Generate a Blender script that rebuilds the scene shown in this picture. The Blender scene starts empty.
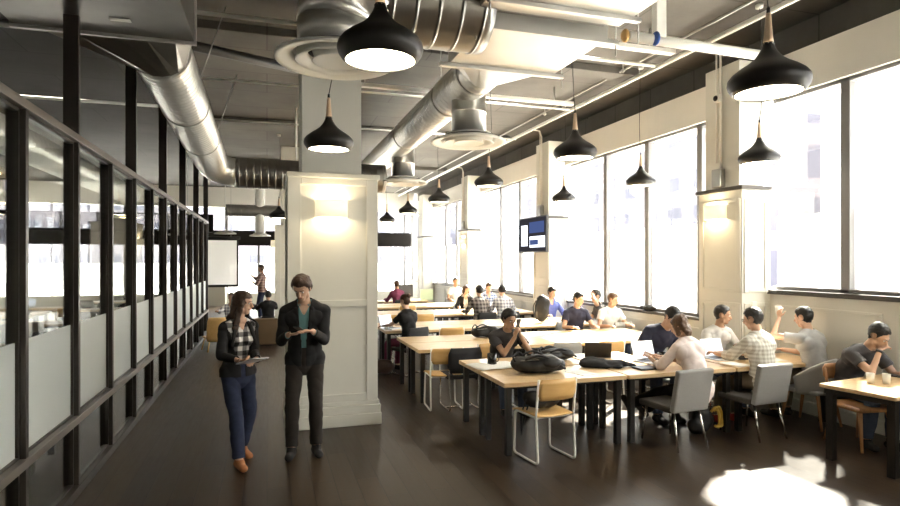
import bpy, bmesh, math, random
import numpy as np
from mathutils import Vector, Matrix, noise
from math import sin, cos, pi, radians, atan, atan2, sqrt

random.seed(7)
sc = bpy.context.scene
COL = sc.collection
# ------------------------------------------------------------------ camera
F = 585.0
TH = atan(183.0 / F)
cam_d = bpy.data.cameras.new('camera')
cam_d.sensor_width = 36.0
cam_d.lens = F / 900.0 * 36.0
cam_d.shift_y = 8.0 / 900.0
cam_d.clip_end = 300
cam = bpy.data.objects.new('camera', cam_d)
COL.objects.link(cam)
cam.location = (0, 0, 1.95)
cam.rotation_euler = (radians(90), 0, -TH)
sc.camera = cam
# ------------------------------------------------------------------ world, sun, exposure
w = bpy.data.worlds.new('World'); sc.world = w; w.use_nodes = True
wb = w.node_tree.nodes['Background']
wb.inputs[0].default_value = (0.93, 0.96, 1.0, 1)
wb.inputs[1].default_value = 8.5
sun_d = bpy.data.lights.new('sun', 'SUN'); sun_d.energy = 85.0; sun_d.angle = radians(2.5)
sun_d.color = (1.0, 0.93, 0.80)
sun = bpy.data.objects.new('sun', sun_d); COL.objects.link(sun)
sun.rotation_euler = Vector((-1.0, -0.80, -1.14)).to_track_quat('-Z', 'Y').to_euler()
sun.location = (20, 20, 30)
sc.view_settings.view_transform = 'Standard'
sc.view_settings.look = 'None'
sc.view_settings.gamma = 1.0
sc.view_settings.use_curve_mapping = False
sc.view_settings.exposure = 0.92

# ------------------------------------------------------------------ materials
M = {}
def mat(name, col, rough=0.6, metal=0.0, var=0.0, vscale=6.0, bump=0.0, bscale=60.0, emit=None, estr=0.0, spec=0.5, sheen=0.0):
    if name in M: return M[name]
    m = bpy.data.materials.new(name); m.use_nodes = True
    nt = m.node_tree; b = nt.nodes['Principled BSDF']
    b.inputs['Base Color'].default_value = (*col, 1)
    b.inputs['Roughness'].default_value = rough
    b.inputs['Metallic'].default_value = metal
    b.inputs['Specular IOR Level'].default_value = spec
    if sheen: b.inputs['Sheen Weight'].default_value = sheen
    tc = nt.nodes.new('ShaderNodeTexCoord')
    if var > 0:
        n = nt.nodes.new('ShaderNodeTexNoise'); n.inputs['Scale'].default_value = vscale; n.inputs['Detail'].default_value = 5
        nt.links.new(tc.outputs['Object'], n.inputs['Vector'])
        mx = nt.nodes.new('ShaderNodeMixRGB'); mx.blend_type = 'MIX'
        mx.inputs[1].default_value = (*[c * (1 - var) for c in col], 1)
        mx.inputs[2].default_value = (*[min(1, c * (1 + var)) for c in col], 1)
        nt.links.new(n.outputs['Fac'], mx.inputs[0]); nt.links.new(mx.outputs[0], b.inputs['Base Color'])
    if bump > 0:
        n2 = nt.nodes.new('ShaderNodeTexNoise'); n2.inputs['Scale'].default_value = bscale; n2.inputs['Detail'].default_value = 3
        nt.links.new(tc.outputs['Object'], n2.inputs['Vector'])
        bp = nt.nodes.new('ShaderNodeBump'); bp.inputs['Strength'].default_value = bump; bp.inputs['Distance'].default_value = 0.01
        nt.links.new(n2.outputs['Fac'], bp.inputs['Height']); nt.links.new(bp.outputs[0], b.inputs['Normal'])
    if emit is not None:
        b.inputs['Emission Color'].default_value = (*emit, 1); b.inputs['Emission Strength'].default_value = estr
    M[name] = m
    return m

def wood(name, c1, c2, scale=(1, 12, 12), rough=0.4):
    m = bpy.data.materials.new(name); m.use_nodes = True; nt = m.node_tree; b = nt.nodes['Principled BSDF']
    tc = nt.nodes.new('ShaderNodeTexCoord'); mp = nt.nodes.new('ShaderNodeMapping'); mp.inputs['Scale'].default_value = scale
    n = nt.nodes.new('ShaderNodeTexNoise'); n.inputs['Scale'].default_value = 3; n.inputs['Detail'].default_value = 6; n.inputs['Distortion'].default_value = 0.6
    r = nt.nodes.new('ShaderNodeValToRGB'); r.color_ramp.elements[0].position = .3; r.color_ramp.elements[1].position = .75
    r.color_ramp.elements[0].color = (*c1, 1); r.color_ramp.elements[1].color = (*c2, 1)
    nt.links.new(tc.outputs['Object'], mp.inputs[0]); nt.links.new(mp.outputs[0], n.inputs['Vector'])
    nt.links.new(n.outputs['Fac'], r.inputs[0]); nt.links.new(r.outputs[0], b.inputs['Base Color'])
    b.inputs['Roughness'].default_value = rough
    M[name] = m; return m

def plaid(name, light, dark, scale=14.0, acc=None):
    """woven check: two crossed bands"""
    m = bpy.data.materials.new(name); m.use_nodes = True; nt = m.node_tree; b = nt.nodes['Principled BSDF']
    tc = nt.nodes.new('ShaderNodeTexCoord'); sp = nt.nodes.new('ShaderNodeSeparateXYZ'); nt.links.new(tc.outputs['Object'], sp.inputs[0])
    def band(o):
        mu = nt.nodes.new('ShaderNodeMath'); mu.operation = 'MULTIPLY'; mu.inputs[1].default_value = scale; nt.links.new(o, mu.inputs[0])
        fr = nt.nodes.new('ShaderNodeMath'); fr.operation = 'FRACT'; nt.links.new(mu.outputs[0], fr.inputs[0])
        g = nt.nodes.new('ShaderNodeMath'); g.operation = 'GREATER_THAN'; g.inputs[1].default_value = .5; nt.links.new(fr.outputs[0], g.inputs[0])
        return g.outputs[0]
    ad = nt.nodes.new('ShaderNodeMath'); ad.operation = 'ADD'; nt.links.new(band(sp.outputs[0]), ad.inputs[0]); nt.links.new(band(sp.outputs[2]), ad.inputs[1])
    hf = nt.nodes.new('ShaderNodeMath'); hf.operation = 'MULTIPLY'; hf.inputs[1].default_value = .5; nt.links.new(ad.outputs[0], hf.inputs[0])
    r = nt.nodes.new('ShaderNodeValToRGB'); r.color_ramp.interpolation = 'CONSTANT'
    mid = acc or tuple((a + c) / 2 for a, c in zip(light, dark))
    r.color_ramp.elements[0].color = (*light, 1); r.color_ramp.elements[0].position = 0
    r.color_ramp.elements[1].color = (*dark, 1); r.color_ramp.elements[1].position = .75
    e = r.color_ramp.elements.new(.25); e.color = (*mid, 1)
    nt.links.new(hf.outputs[0], r.inputs[0]); nt.links.new(r.outputs[0], b.inputs['Base Color'])
    b.inputs['Roughness'].default_value = .85
    M[name] = m; return m

def emissive(name, col, s):
    m = bpy.data.materials.new(name); m.use_nodes = True; nt = m.node_tree
    for n in list(nt.nodes):
        if n.type == 'BSDF_PRINCIPLED': nt.nodes.remove(n)
    e = nt.nodes.new('ShaderNodeEmission'); e.inputs[0].default_value = (*col, 1); e.inputs[1].default_value = s
    nt.links.new(e.outputs[0], nt.nodes['Material Output'].inputs[0]); M[name] = m; return m

def glass(name, tint=(1, 1, 1), gloss=0.10, rough=0.02, film=0.0, filmcol=(.9, .92, .92)):
    m = bpy.data.materials.new(name); m.use_nodes = True; nt = m.node_tree
    out = nt.nodes['Material Output']; nt.nodes.remove(nt.nodes['Principled BSDF'])
    t = nt.nodes.new('ShaderNodeBsdfTransparent'); t.inputs[0].default_value = (*tint, 1)
    g = nt.nodes.new('ShaderNodeBsdfGlossy'); g.inputs['Roughness'].default_value = rough
    lw = nt.nodes.new('ShaderNodeLayerWeight'); lw.inputs[0].default_value = .35
    ma = nt.nodes.new('ShaderNodeMath'); ma.operation = 'MULTIPLY_ADD'; ma.inputs[1].default_value = .35; ma.inputs[2].default_value = gloss * .5
    nt.links.new(lw.outputs['Fresnel'], ma.inputs[0])
    mx = nt.nodes.new('ShaderNodeMixShader'); nt.links.new(ma.outputs[0], mx.inputs[0])
    base = t
    if film > 0:
        tr = nt.nodes.new('ShaderNodeBsdfTranslucent'); tr.inputs[0].default_value = (*filmcol, 1)
        df = nt.nodes.new('ShaderNodeBsdfDiffuse'); df.inputs[0].default_value = (*filmcol, 1)
        a = nt.nodes.new('ShaderNodeMixShader'); a.inputs[0].default_value = .45
        nt.links.new(tr.outputs[0], a.inputs[1]); nt.links.new(df.outputs[0], a.inputs[2])
        c = nt.nodes.new('ShaderNodeMixShader'); c.inputs[0].default_value = film
        nt.links.new(t.outputs[0], c.inputs[1]); nt.links.new(a.outputs[0], c.inputs[2])
        base = c
    nt.links.new(base.outputs[0], mx.inputs[1]); nt.links.new(g.outputs[0], mx.inputs[2])
    nt.links.new(mx.outputs[0], out.inputs[0]); M[name] = m; return m

# floor planks
def floor_mat():
    m = bpy.data.materials.new('dark_planks'); m.use_nodes = True; nt = m.node_tree; b = nt.nodes['Principled BSDF']
    tc = nt.nodes.new('ShaderNodeTexCoord'); mp = nt.nodes.new('ShaderNodeMapping'); mp.inputs['Rotation'].default_value = (0, 0, pi / 2)
    nt.links.new(tc.outputs['Object'], mp.inputs[0])
    br = nt.nodes.new('ShaderNodeTexBrick'); br.inputs['Scale'].default_value = 1.0
    br.inputs['Brick Width'].default_value = 1.2; br.inputs['Row Height'].default_value = .19; br.inputs['Mortar Size'].default_value = .004
    br.inputs['Mortar Smooth'].default_value = .3; br.offset = .37
    br.inputs['Color1'].default_value = (.044, .028, .016, 1); br.inputs['Color2'].default_value = (.026, .017, .010, 1); br.inputs['Mortar'].default_value = (.010, .008, .007, 1)
    nt.links.new(mp.outputs[0], br.inputs['Vector'])
    n = nt.nodes.new('ShaderNodeTexNoise'); n.inputs['Scale'].default_value = 3.0; n.inputs['Detail'].default_value = 7
    mp2 = nt.nodes.new('ShaderNodeMapping'); mp2.inputs['Scale'].default_value = (10, .8, 1); nt.links.new(tc.outputs['Object'], mp2.inputs[0]); nt.links.new(mp2.outputs[0], n.inputs['Vector'])
    mx = nt.nodes.new('ShaderNodeMixRGB'); mx.blend_type = 'OVERLAY'; mx.inputs[0].default_value = .5
    nt.links.new(br.outputs['Color'], mx.inputs[1]); nt.links.new(n.outputs['Fac'], mx.inputs[2]); nt.links.new(mx.outputs[0], b.inputs['Base Color'])
    r = nt.nodes.new('ShaderNodeMapRange'); r.inputs['To Min'].default_value = .26; r.inputs['To Max'].default_value = .42
    nt.links.new(n.outputs['Fac'], r.inputs[0]); nt.links.new(r.outputs[0], b.inputs['Roughness'])
    bp = nt.nodes.new('ShaderNodeBump'); bp.inputs['Strength'].default_value = .25; bp.inputs['Distance'].default_value = .004
    iv = nt.nodes.new('ShaderNodeMath'); iv.operation = 'SUBTRACT'; iv.inputs[0].default_value = 1; nt.links.new(br.outputs['Fac'], iv.inputs[1])
    nt.links.new(iv.outputs[0], bp.inputs['Height']); nt.links.new(bp.outputs[0], b.inputs['Normal'])
    b.inputs['Specular IOR Level'].default_value = .30
    M['floor'] = m; return m
floor_mat()

def concrete(name, c, lines=True):
    m = bpy.data.materials.new(name); m.use_nodes = True; nt = m.node_tree; b = nt.nodes['Principled BSDF']
    tc = nt.nodes.new('ShaderNodeTexCoord')
    n = nt.nodes.new('ShaderNodeTexNoise'); n.inputs['Scale'].default_value = .8; n.inputs['Detail'].default_value = 9; n.inputs['Roughness'].default_value = .65
    nt.links.new(tc.outputs['Object'], n.inputs['Vector'])
    r = nt.nodes.new('ShaderNodeValToRGB'); r.color_ramp.elements[0].position = .3; r.color_ramp.elements[1].position = .7
    r.color_ramp.elements[0].color = (*[x * .72 for x in c], 1); r.color_ramp.elements[1].color = (*[x * 1.15 for x in c], 1)
    nt.links.new(n.outputs['Fac'], r.inputs[0])
    br = nt.nodes.new('ShaderNodeTexBrick'); br.inputs['Scale'].default_value = 1; br.inputs['Brick Width'].default_value = 2.4; br.inputs['Row Height'].default_value = 1.2
    br.inputs['Mortar Size'].default_value = .012; br.inputs['Color1'].default_value = (1, 1, 1, 1); br.inputs['Color2'].default_value = (.86, .86, .86, 1); br.inputs['Mortar'].default_value = (.55, .55, .55, 1)
    nt.links.new(tc.outputs['Object'], br.inputs['Vector'])
    v = nt.nodes.new('ShaderNodeTexVoronoi'); v.inputs['Scale'].default_value = 1.6; nt.links.new(tc.outputs['Object'], v.inputs['Vector'])
    lt = nt.nodes.new('ShaderNodeMath'); lt.operation = 'GREATER_THAN'; lt.inputs[1].default_value = .035; nt.links.new(v.outputs['Distance'], lt.inputs[0])
    mr = nt.nodes.new('ShaderNodeMapRange'); mr.inputs['To Min'].default_value = .3; mr.inputs['To Max'].default_value = 1; nt.links.new(lt.outputs[0], mr.inputs[0])
    m1 = nt.nodes.new('ShaderNodeMixRGB'); m1.blend_type = 'MULTIPLY'; m1.inputs[0].default_value = 1
    m2 = nt.nodes.new('ShaderNodeMixRGB'); m2.blend_type = 'MULTIPLY'; m2.inputs[0].default_value = 1
    nt.links.new(r.outputs[0], m1.inputs[1]); nt.links.new(br.outputs['Color'], m1.inputs[2])
    nt.links.new(m1.outputs[0], m2.inputs[1]); nt.links.new(mr.outputs[0], m2.inputs[2])
    nt.links.new(m2.outputs[0], b.inputs['Base Color']); b.inputs['Roughness'].default_value = .9
    bp = nt.nodes.new('ShaderNodeBump'); bp.inputs['Strength'].default_value = .3; nt.links.new(n.outputs['Fac'], bp.inputs['Height']); nt.links.new(bp.outputs[0], b.inputs['Normal'])
    M[name] = m; return m
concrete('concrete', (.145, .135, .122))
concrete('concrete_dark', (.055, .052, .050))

def facade(name, wall, glassc, sx, sz):
    m = bpy.data.materials.new(name); m.use_nodes = True; nt = m.node_tree; b = nt.nodes['Principled BSDF']
    tc = nt.nodes.new('ShaderNodeTexCoord'); mp = nt.nodes.new('ShaderNodeMapping'); nt.links.new(tc.outputs['Object'], mp.inputs[0])
    sp = nt.nodes.new('ShaderNodeSeparateXYZ'); nt.links.new(mp.outputs[0], sp.inputs[0])
    ad = nt.nodes.new('ShaderNodeMath'); ad.operation = 'ADD'; nt.links.new(sp.outputs[0], ad.inputs[0]); nt.links.new(sp.outputs[1], ad.inputs[1])
    cb = nt.nodes.new('ShaderNodeCombineXYZ'); nt.links.new(ad.outputs[0], cb.inputs[0]); nt.links.new(sp.outputs[2], cb.inputs[1])
    br = nt.nodes.new('ShaderNodeTexBrick'); br.offset = 0; br.inputs['Scale'].default_value = 1; br.inputs['Brick Width'].default_value = sx; br.inputs['Row Height'].default_value = sz
    br.inputs['Mortar Size'].default_value = .55; br.inputs['Mortar Smooth'].default_value = 0
    br.inputs['Color1'].default_value = (*glassc, 1); br.inputs['Color2'].default_value = (*[g * .8 for g in glassc], 1); br.inputs['Mortar'].default_value = (*wall, 1)
    nt.links.new(cb.outputs[0], br.inputs['Vector']); nt.links.new(br.outputs['Color'], b.inputs['Base Color']); b.inputs['Roughness'].default_value = .8
    M[name] = m; return m

mat('black_metal', (.012, .011, .010), .38, .0, bump=.02)
mat('dark_frame', (.030, .024, .020), .34, .0)
mat('rail', (.20, .175, .15), .35, .6)
mat('matte_dark', (.018, .016, .015), .95, spec=.1)
mat('lamp_black', (.012, .011, .011), .42)
wood('wood_light', (.70, .41, .14), (.78, .50, .20), (1.5, 8, 8))
wood('table_wood', (.60, .40, .20), (.80, .60, .36), (1.2, 10, 10), .32)
wood('wood_mid', (.36, .17, .07), (.50, .26, .11), (12, 12, 1.5))
wood('neck_wood', (.60, .42, .27), (.72, .54, .38), (12, 12, 1.5))
mat('cream', (.70, .69, .63), .55, var=.03)
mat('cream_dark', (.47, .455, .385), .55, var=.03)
mat('header', (.80, .775, .72), .7, var=.03)
mat('white_paint', (.82, .81, .77), .5)
mat('white_metal', (.85, .83, .78), .35)
mat('window_frame', (.22, .215, .225), .45)
mat('sill_dark', (.05, .045, .04), .4)
mat('galv', (.78, .77, .73), .33, .82, var=.10, vscale=5, bump=.04, bscale=12)
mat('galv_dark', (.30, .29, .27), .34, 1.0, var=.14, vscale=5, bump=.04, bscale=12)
mat('galv_flat', (.60, .59, .56), .42, .85, var=.07, vscale=3)
mat('chrome', (.75, .73, .70), .16, 1.0)
mat('steel', (.42, .41, .39), .35, 1.0)
mat('duct_white', (.72, .71, .67), .45)
mat('cord', (.02, .02, .02), .6)
mat('grey_fabric', (.30, .295, .285), .95, var=.35, vscale=220, bump=.3, bscale=300)
mat('grey_fabric_dark', (.075, .068, .060), .95, var=.2, vscale=90)
mat('dark_fabric', (.035, .035, .038), .9, var=.2, vscale=60)
mat('light_fabric', (.36, .36, .35), .9, var=.15, vscale=90)
mat('bag_black', (.010, .010, .011), .55, bump=.25, bscale=30)
mat('strap_yellow', (.75, .50, .10), .7)
mat('laptop_alu', (.62, .63, .65), .3, .7)
mat('laptop_dark', (.03, .03, .032), .4)
mat('paper', (.82, .81, .77), .8)
mat('mug_black', (.012, .012, .012), .2)
mat('red', (.45, .05, .03), .5)
mat('blue', (.03, .09, .35), .4)
mat('brass', (.45, .27, .10), .4, .6)
glass('screen_fabric', (.9, .9, .9), .0, .6, .97, (.90, .88, .84))
mat('skin_a', (.62, .39, .27), .5, var=.06, vscale=9)
mat('skin_b', (.46, .27, .17), .5, var=.06, vscale=9)
mat('skin_c', (.44, .265, .17), .5, var=.06, vscale=9)
mat('lip', (.50, .19, .15), .5)
mat('eye_white', (.70, .68, .65), .3)
mat('eye_dark', (.02, .013, .01), .2)
mat('hair_black', (.012, .010, .009), .45, var=.4, vscale=50, bump=.5, bscale=90)
mat('hair_brown', (.055, .026, .014), .42, var=.5, vscale=40, bump=.5, bscale=90)
mat('hair_mid', (.12, .065, .035), .45, var=.5, vscale=40, bump=.5, bscale=90)
def cloth(n, c, v=.12): return mat(n, c, .9, var=v, vscale=25, bump=.15, bscale=25)
cloth('c_black', (.012, .012, .014)); cloth('c_teal', (.16, .34, .36)); cloth('c_trouser', (.026, .020, .016)); cloth('c_jeans', (.018, .026, .06), .4)
cloth('c_charcoal', (.045, .042, .045)); cloth('c_maroon', (.16, .03, .07)); cloth('c_white', (.72, .71, .69)); cloth('c_blue', (.13, .17, .48))
cloth('c_navy', (.022, .024, .05)); cloth('c_grey', (.36, .36, .36)); cloth('c_pink', (.80, .69, .66)); cloth('c_darkgrey', (.085, .08, .085)); cloth('c_khaki', (.20, .16, .11))
cloth('c_denim', (.06, .08, .13)); cloth('c_tee', (.62, .61, .59)); cloth('c_tan', (.42, .17, .07)); cloth('c_shoe', (.02, .018, .018))
plaid('p_bw', (.78, .76, .74), (.012, .012, .014), 11, (.20, .19, .19)); plaid('p_dark', (.30, .27, .25), (.04, .03, .03), 12)
plaid('p_light', (.75, .74, .74), (.22, .22, .27), 14); plaid('p_blue', (.50, .58, .72), (.06, .10, .26), 14); plaid('p_check', (.74, .72, .66), (.46, .43, .36), 22)
plaid('p_brown', (.45, .32, .28), (.20, .11, .10), 12)
glass('glass', (.96, .97, .96), .10); glass('glass_int', (.90, .92, .90), .16, .02)
glass('frosted', (.9, .92, .9), .08, .35, .90, (.88, .93, .93))
glass('window_film', (.97, .97, .97), .04, .2, .50, (.95, .95, .95))
glass('tumbler', (.93, .95, .95), .25, .03)
mat('lamp_inner', (.75, .60, .36), .5)
emissive('lamp_glow', (1.0, .86, .62), 14.0)
emissive('screen_glow', (.82, .90, 1.0), 1.1)
emissive('screen_blue', (.08, .12, .30), .5)
emissive('screen_white', (.85, .9, 1.0), 1.3)
emissive('screen_dim', (.035, .033, .040), .6)
emissive('warm_glow', (1.0, .72, .36), 9.0)
facade('facade_a', (.46, .43, .42), (.24, .24, .27), 3.2, 3.4)
facade('facade_b', (.15, .135, .15), (.085, .085, .11), 2.6, 3.1)
mat('pavement', (.55, .54, .52), .9, var=.1, vscale=.5)
def sconce_mat():
    m = bpy.data.materials.new('sconce_shade'); m.use_nodes = True; nt = m.node_tree; b = nt.nodes['Principled BSDF']
    b.inputs['Base Color'].default_value = (.85, .80, .66, 1); b.inputs['Roughness'].default_value = .6
    b.inputs['Emission Color'].default_value = (1, .86, .58, 1); b.inputs['Emission Strength'].default_value = .38
    M['sconce'] = m
sconce_mat()

# ------------------------------------------------------------------ mesh builder
class MB:
    def __init__(s): s.v = []; s.f = []; s.sm = []
    def add(s, vs, fs, smooth=False):
        o = len(s.v); s.v += [tuple(p) for p in vs]; s.f += [tuple(i + o for i in f) for f in fs]; s.sm += [smooth] * len(fs); return s
    def box(s, x0, x1, y0, y1, z0, z1, m=None):
        vs = [Vector(p) for p in [(x0, y0, z0), (x1, y0, z0), (x1, y1, z0), (x0, y1, z0), (x0, y0, z1), (x1, y0, z1), (x1, y1, z1), (x0, y1, z1)]]
        if m is not None: vs = [m @ p for p in vs]
        return s.add(vs, [(0, 3, 2, 1), (4, 5, 6, 7), (0, 1, 5, 4), (1, 2, 6, 5), (2, 3, 7, 6), (3, 0, 4, 7)])
    def cbox(s, c, d, m=None):
        return s.box(c[0] - d[0] / 2, c[0] + d[0] / 2, c[1] - d[1] / 2, c[1] + d[1] / 2, c[2] - d[2] / 2, c[2] + d[2] / 2, m)
    def tube(s, pts, r, n=10, cap=True, closed=False):
        pts = [Vector(p) for p in pts]; rs = r if isinstance(r, (list, tuple)) else [r] * len(pts)
        N = len(pts); vs = []; fs = []; prev = None
        for i, p in enumerate(pts):
            if closed: t = (pts[(i + 1) % N] - pts[i - 1])
            else: t = (pts[min(i + 1, N - 1)] - pts[max(i - 1, 0)])
            t.normalize()
            if prev is None:
                a = Vector((0, 0, 1)) if abs(t.z) < .9 else Vector((1, 0, 0)); u = t.cross(a).normalized()
            else: u = (prev - t * prev.dot(t)).normalized()
            prev = u; v = t.cross(u)
            for k in range(n):
                an = 2 * pi * k / n; vs.append(p + (u * cos(an) + v * sin(an)) * rs[i])
        R = N if closed else N - 1
        for i in range(R):
            j = (i + 1) % N
            for k in range(n):
                fs.append((i * n + k, i * n + (k + 1) % n, j * n + (k + 1) % n, j * n + k))
        s.add(vs, fs, True)
        if cap and not closed:
            o = len(s.v) - N * n
            s.f.append(tuple(o + k for k in reversed(range(n)))); s.sm.append(False)
            s.f.append(tuple(o + (N - 1) * n + k for k in range(n))); s.sm.append(False)
        return s
    def lathe(s, prof, n=32, c=(0, 0, 0), mtx=None):
        vs = []; fs = []; P = len(prof)
        for (r, z) in prof:
            for k in range(n):
                a = 2 * pi * k / n; q = Vector((max(r, 1e-4) * cos(a) + c[0], max(r, 1e-4) * sin(a) + c[1], z + c[2])); vs.append(mtx @ q if mtx is not None else q)
        for i in range(P - 1):
            for k in range(n):
                fs.append((i * n + k, i * n + (k + 1) % n, (i + 1) * n + (k + 1) % n, (i + 1) * n + k))
        return s.add(vs, fs, True)
    def ell(s, c, r, n=14, m=8, mtx=None):
        c = Vector(c); vs = []; fs = []
        for i in range(m + 1):
            ph = -pi / 2 + pi * i / m
            for k in range(n):
                a = 2 * pi * k / n; d = Vector((cos(ph) * cos(a) * r[0], cos(ph) * sin(a) * r[1], sin(ph) * r[2]))
                if i in (0, m): d = Vector((cos(a) * 1e-4, sin(a) * 1e-4, sin(ph) * r[2]))
                if mtx is not None: d = mtx @ d
                vs.append(c + d)
        for i in range(m):
            for k in range(n):
                fs.append((i * n + k, i * n + (k + 1) % n, (i + 1) * n + (k + 1) % n, (i + 1) * n + k))
        s.add(vs, fs, True); o = len(s.v) - len(vs)
        s.f.append(tuple(o + k for k in reversed(range(n)))); s.sm.append(True)
        s.f.append(tuple(o + m * n + k for k in range(n))); s.sm.append(True)
        return s
    def cap(s, p0, p1, r0, r1, flat=1.0, side=None, n=14):
        """tapered capsule, side = direction of the full-width axis"""
        p0 = Vector(p0); p1 = Vector(p1); t = (p1 - p0)
        L = t.length; t = t.normalized() if L > 1e-6 else Vector((0, 0, 1))
        if side is None: side = Vector((0, 0, 1)) if abs(t.z) < .9 else Vector((1, 0, 0))
        side = Vector(side); A = (side - t * side.dot(t)); A = A.normalized() if A.length > 1e-5 else t.orthogonal().normalized(); B = t.cross(A)
        st = []
        for a in (-80, -55, -28): st.append((p0 + t * (r0 * min(1, flat + .3) * sin(radians(a))), r0 * cos(radians(a))))
        st.append((p0, r0)); st.append((p0.lerp(p1, .5), (r0 + r1) / 2)); st.append((p1, r1))
        for a in (28, 55, 80): st.append((p1 + t * (r1 * min(1, flat + .3) * sin(radians(a))), r1 * cos(radians(a))))
        vs = []; fs = []
        for c, r in st:
            for k in range(n):
                an = 2 * pi * k / n; vs.append(c + A * cos(an) * r + B * sin(an) * r * flat)
        for i in range(len(st) - 1):
            for k in range(n):
                fs.append((i * n + k, i * n + (k + 1) % n, (i + 1) * n + (k + 1) % n, (i + 1) * n + k))
        fs.append(tuple(reversed(range(n)))); fs.append(tuple((len(st) - 1) * n + k for k in range(n)))
        return s.add(vs, fs, True)
    def build(s, name, m, parent=None, bevel=0, loc=None, solid=0, sub=0):
        me = bpy.data.meshes.new(name); me.from_pydata(s.v, [], s.f); me.validate()
        if len(me.polygons) == len(s.sm): me.polygons.foreach_set('use_smooth', s.sm)
        bm = bmesh.new(); bm.from_mesh(me); bmesh.ops.recalc_face_normals(bm, faces=bm.faces); bm.to_mesh(me); bm.free()
        ms = m if isinstance(m, (list, tuple)) else [m]
        for q in ms: me.materials.append(M[q] if isinstance(q, str) else q)
        o = bpy.data.objects.new(name, me); COL.objects.link(o)
        if parent: o.parent = parent
        if loc: o.location = loc
        if sub: md = o.modifiers.new('sub', 'SUBSURF'); md.levels = sub; md.render_levels = sub
        if solid: md = o.modifiers.new('solid', 'SOLIDIFY'); md.thickness = solid; md.offset = 0
        if bevel: md = o.modifiers.new('bevel', 'BEVEL'); md.width = bevel; md.segments = 2; md.limit_method = 'ANGLE'
        me.update(); return o

def tag(o, label, cat, group=None):
    o['label'] = label; o['category'] = cat
    if group: o['group'] = group
    return o
def struct(o): o['kind'] = 'structure'; return o
def empty(name, loc=(0, 0, 0), rz=0):
    o = bpy.data.objects.new(name, None); COL.objects.link(o); o.location = loc; o.rotation_euler = (0, 0, rz); o.empty_display_size = .1; return o
def dup(o, parent=None):
    c = o.copy(); COL.objects.link(c)
    if parent: c.parent = parent
    for ch in [x for x in o.children]: dup(ch, c)
    return c
def place(proto, used, loc, rz, label, group=None):
    o = proto if not used else dup(proto)
    o.location = loc; o.rotation_euler = (0, 0, rz); o['label'] = label
    if group: o['group'] = group
    elif 'group' in o: del o['group']
    return o

WR = 6.60     # inner face of the right wall
CZ = 5.25     # ceiling
YB, YE = -5.0, 28.0
# ------------------------------------------------------------------ structure
struct(MB().box(-13, WR + .3, YB, YE, -.1, 0).build('floor', 'floor'))
struct(MB().box(-1.7, WR + .6, YB, YE, CZ, CZ + .2).build('ceiling', 'concrete'))
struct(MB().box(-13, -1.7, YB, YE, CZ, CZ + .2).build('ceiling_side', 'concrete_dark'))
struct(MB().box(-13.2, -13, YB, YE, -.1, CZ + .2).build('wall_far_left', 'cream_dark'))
struct(MB().box(-13.2, WR + .3, YB - .2, YB, -.1, CZ + .2).build('wall_back', 'cream'))
# shallow slab ribs across the ceiling
for i, y in enumerate((3.1, 8.8, 14.4, 20.0)):
    struct(MB().box(-1.7, WR - .5, y - .18, y + .18, CZ - .12, CZ - .001).build('beam', 'concrete', bevel=.01))

col_y = [6.36 + 5.66 * k for k in range(-2, 4)]
# wainscot
YS = col_y[2] + .82      # beyond the nearest column the windows reach lower
wn = struct(MB().box(WR, WR + .28, YB, YS - .3, 0, 1.5).box(WR, WR + .28, YS - .3, YE, 0, 1.0).build('wall_right', 'cream'))
pm = MB()
def frame_panel(mb, x, y0, y1, z0, z1, t=.035, d=.022):
    mb.box(x - d, x, y0, y1, z1 - t, z1); mb.box(x - d, x, y0, y1, z0, z0 + t); mb.box(x - d, x, y0, y0 + t, z0 + t, z1 - t); mb.box(x - d, x, y1 - t, y1, z0 + t, z1 - t)
for y in col_y:
    a = y + .86; L = (5.66 - .90) / 3
    for k in range(3): frame_panel(pm, WR, a + k * L + .08, a + (k + 1) * L - .08, .28, 1.36 if y < 6 else .88)
pm.build('panel_moulding', 'cream', parent=wn, bevel=.006)
MB().box(WR - .025, WR, YB, YE, 0, .16).build('baseboard', 'cream', parent=wn, bevel=.006)
struct(MB().box(WR - .05, WR + .28, YB, YS - .3, 1.5, 1.56).build('trim_1', 'sill_dark', bevel=.008))
struct(MB().box(WR - .05, WR + .28, YS - .3, YE, 1.0, 1.05).build('trim_2', 'sill_dark', bevel=.008))
struct(MB().box(WR, WR + .6, YB, YE, 4.16, 4.70).build('wall_header_right', 'header'))
struct(MB().box(WR + .45, WR + .6, YB, YE, 4.5, CZ + .2).build('wall_recess_right', 'concrete'))

# windows of the right wall
nw = 1
for y in col_y[:]:
    a, b = y + .82, y + 5.66
    if b > YE: b = YE
    root = struct(empty('window_%d' % nw, (WR + .1, (a + b) / 2, 1.56))); nw += 1
    lo = 0 if y < 6 else -.51
    yo = (a + b) / 2
    fr = MB()
    ms = [a + .62 + 1.38 * k for k in range(3) if a + .62 + 1.38 * k < b - .2]
    if 0 < y < 1: ms = [5.31, 3.92, 2.55]
    for my in ms: fr.box(-.05, .10, my - .06 - yo, my + .06 - yo, lo, 2.60)
    fr.box(-.05, .10, a - yo, b - yo, lo, lo + .05); fr.box(-.05, .10, a - yo, b - yo, 2.55, 2.60)
    fr.build('window_frame', 'window_frame', parent=root, bevel=.008)
    MB().box(.03, .04, a - yo, b - yo, lo + .05, 1.0).build('frosted_film', 'window_film', parent=root)
    MB().box(.045, .055, a - yo, b - yo, lo + .05, 2.55).build('pane', 'glass', parent=root)

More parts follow.
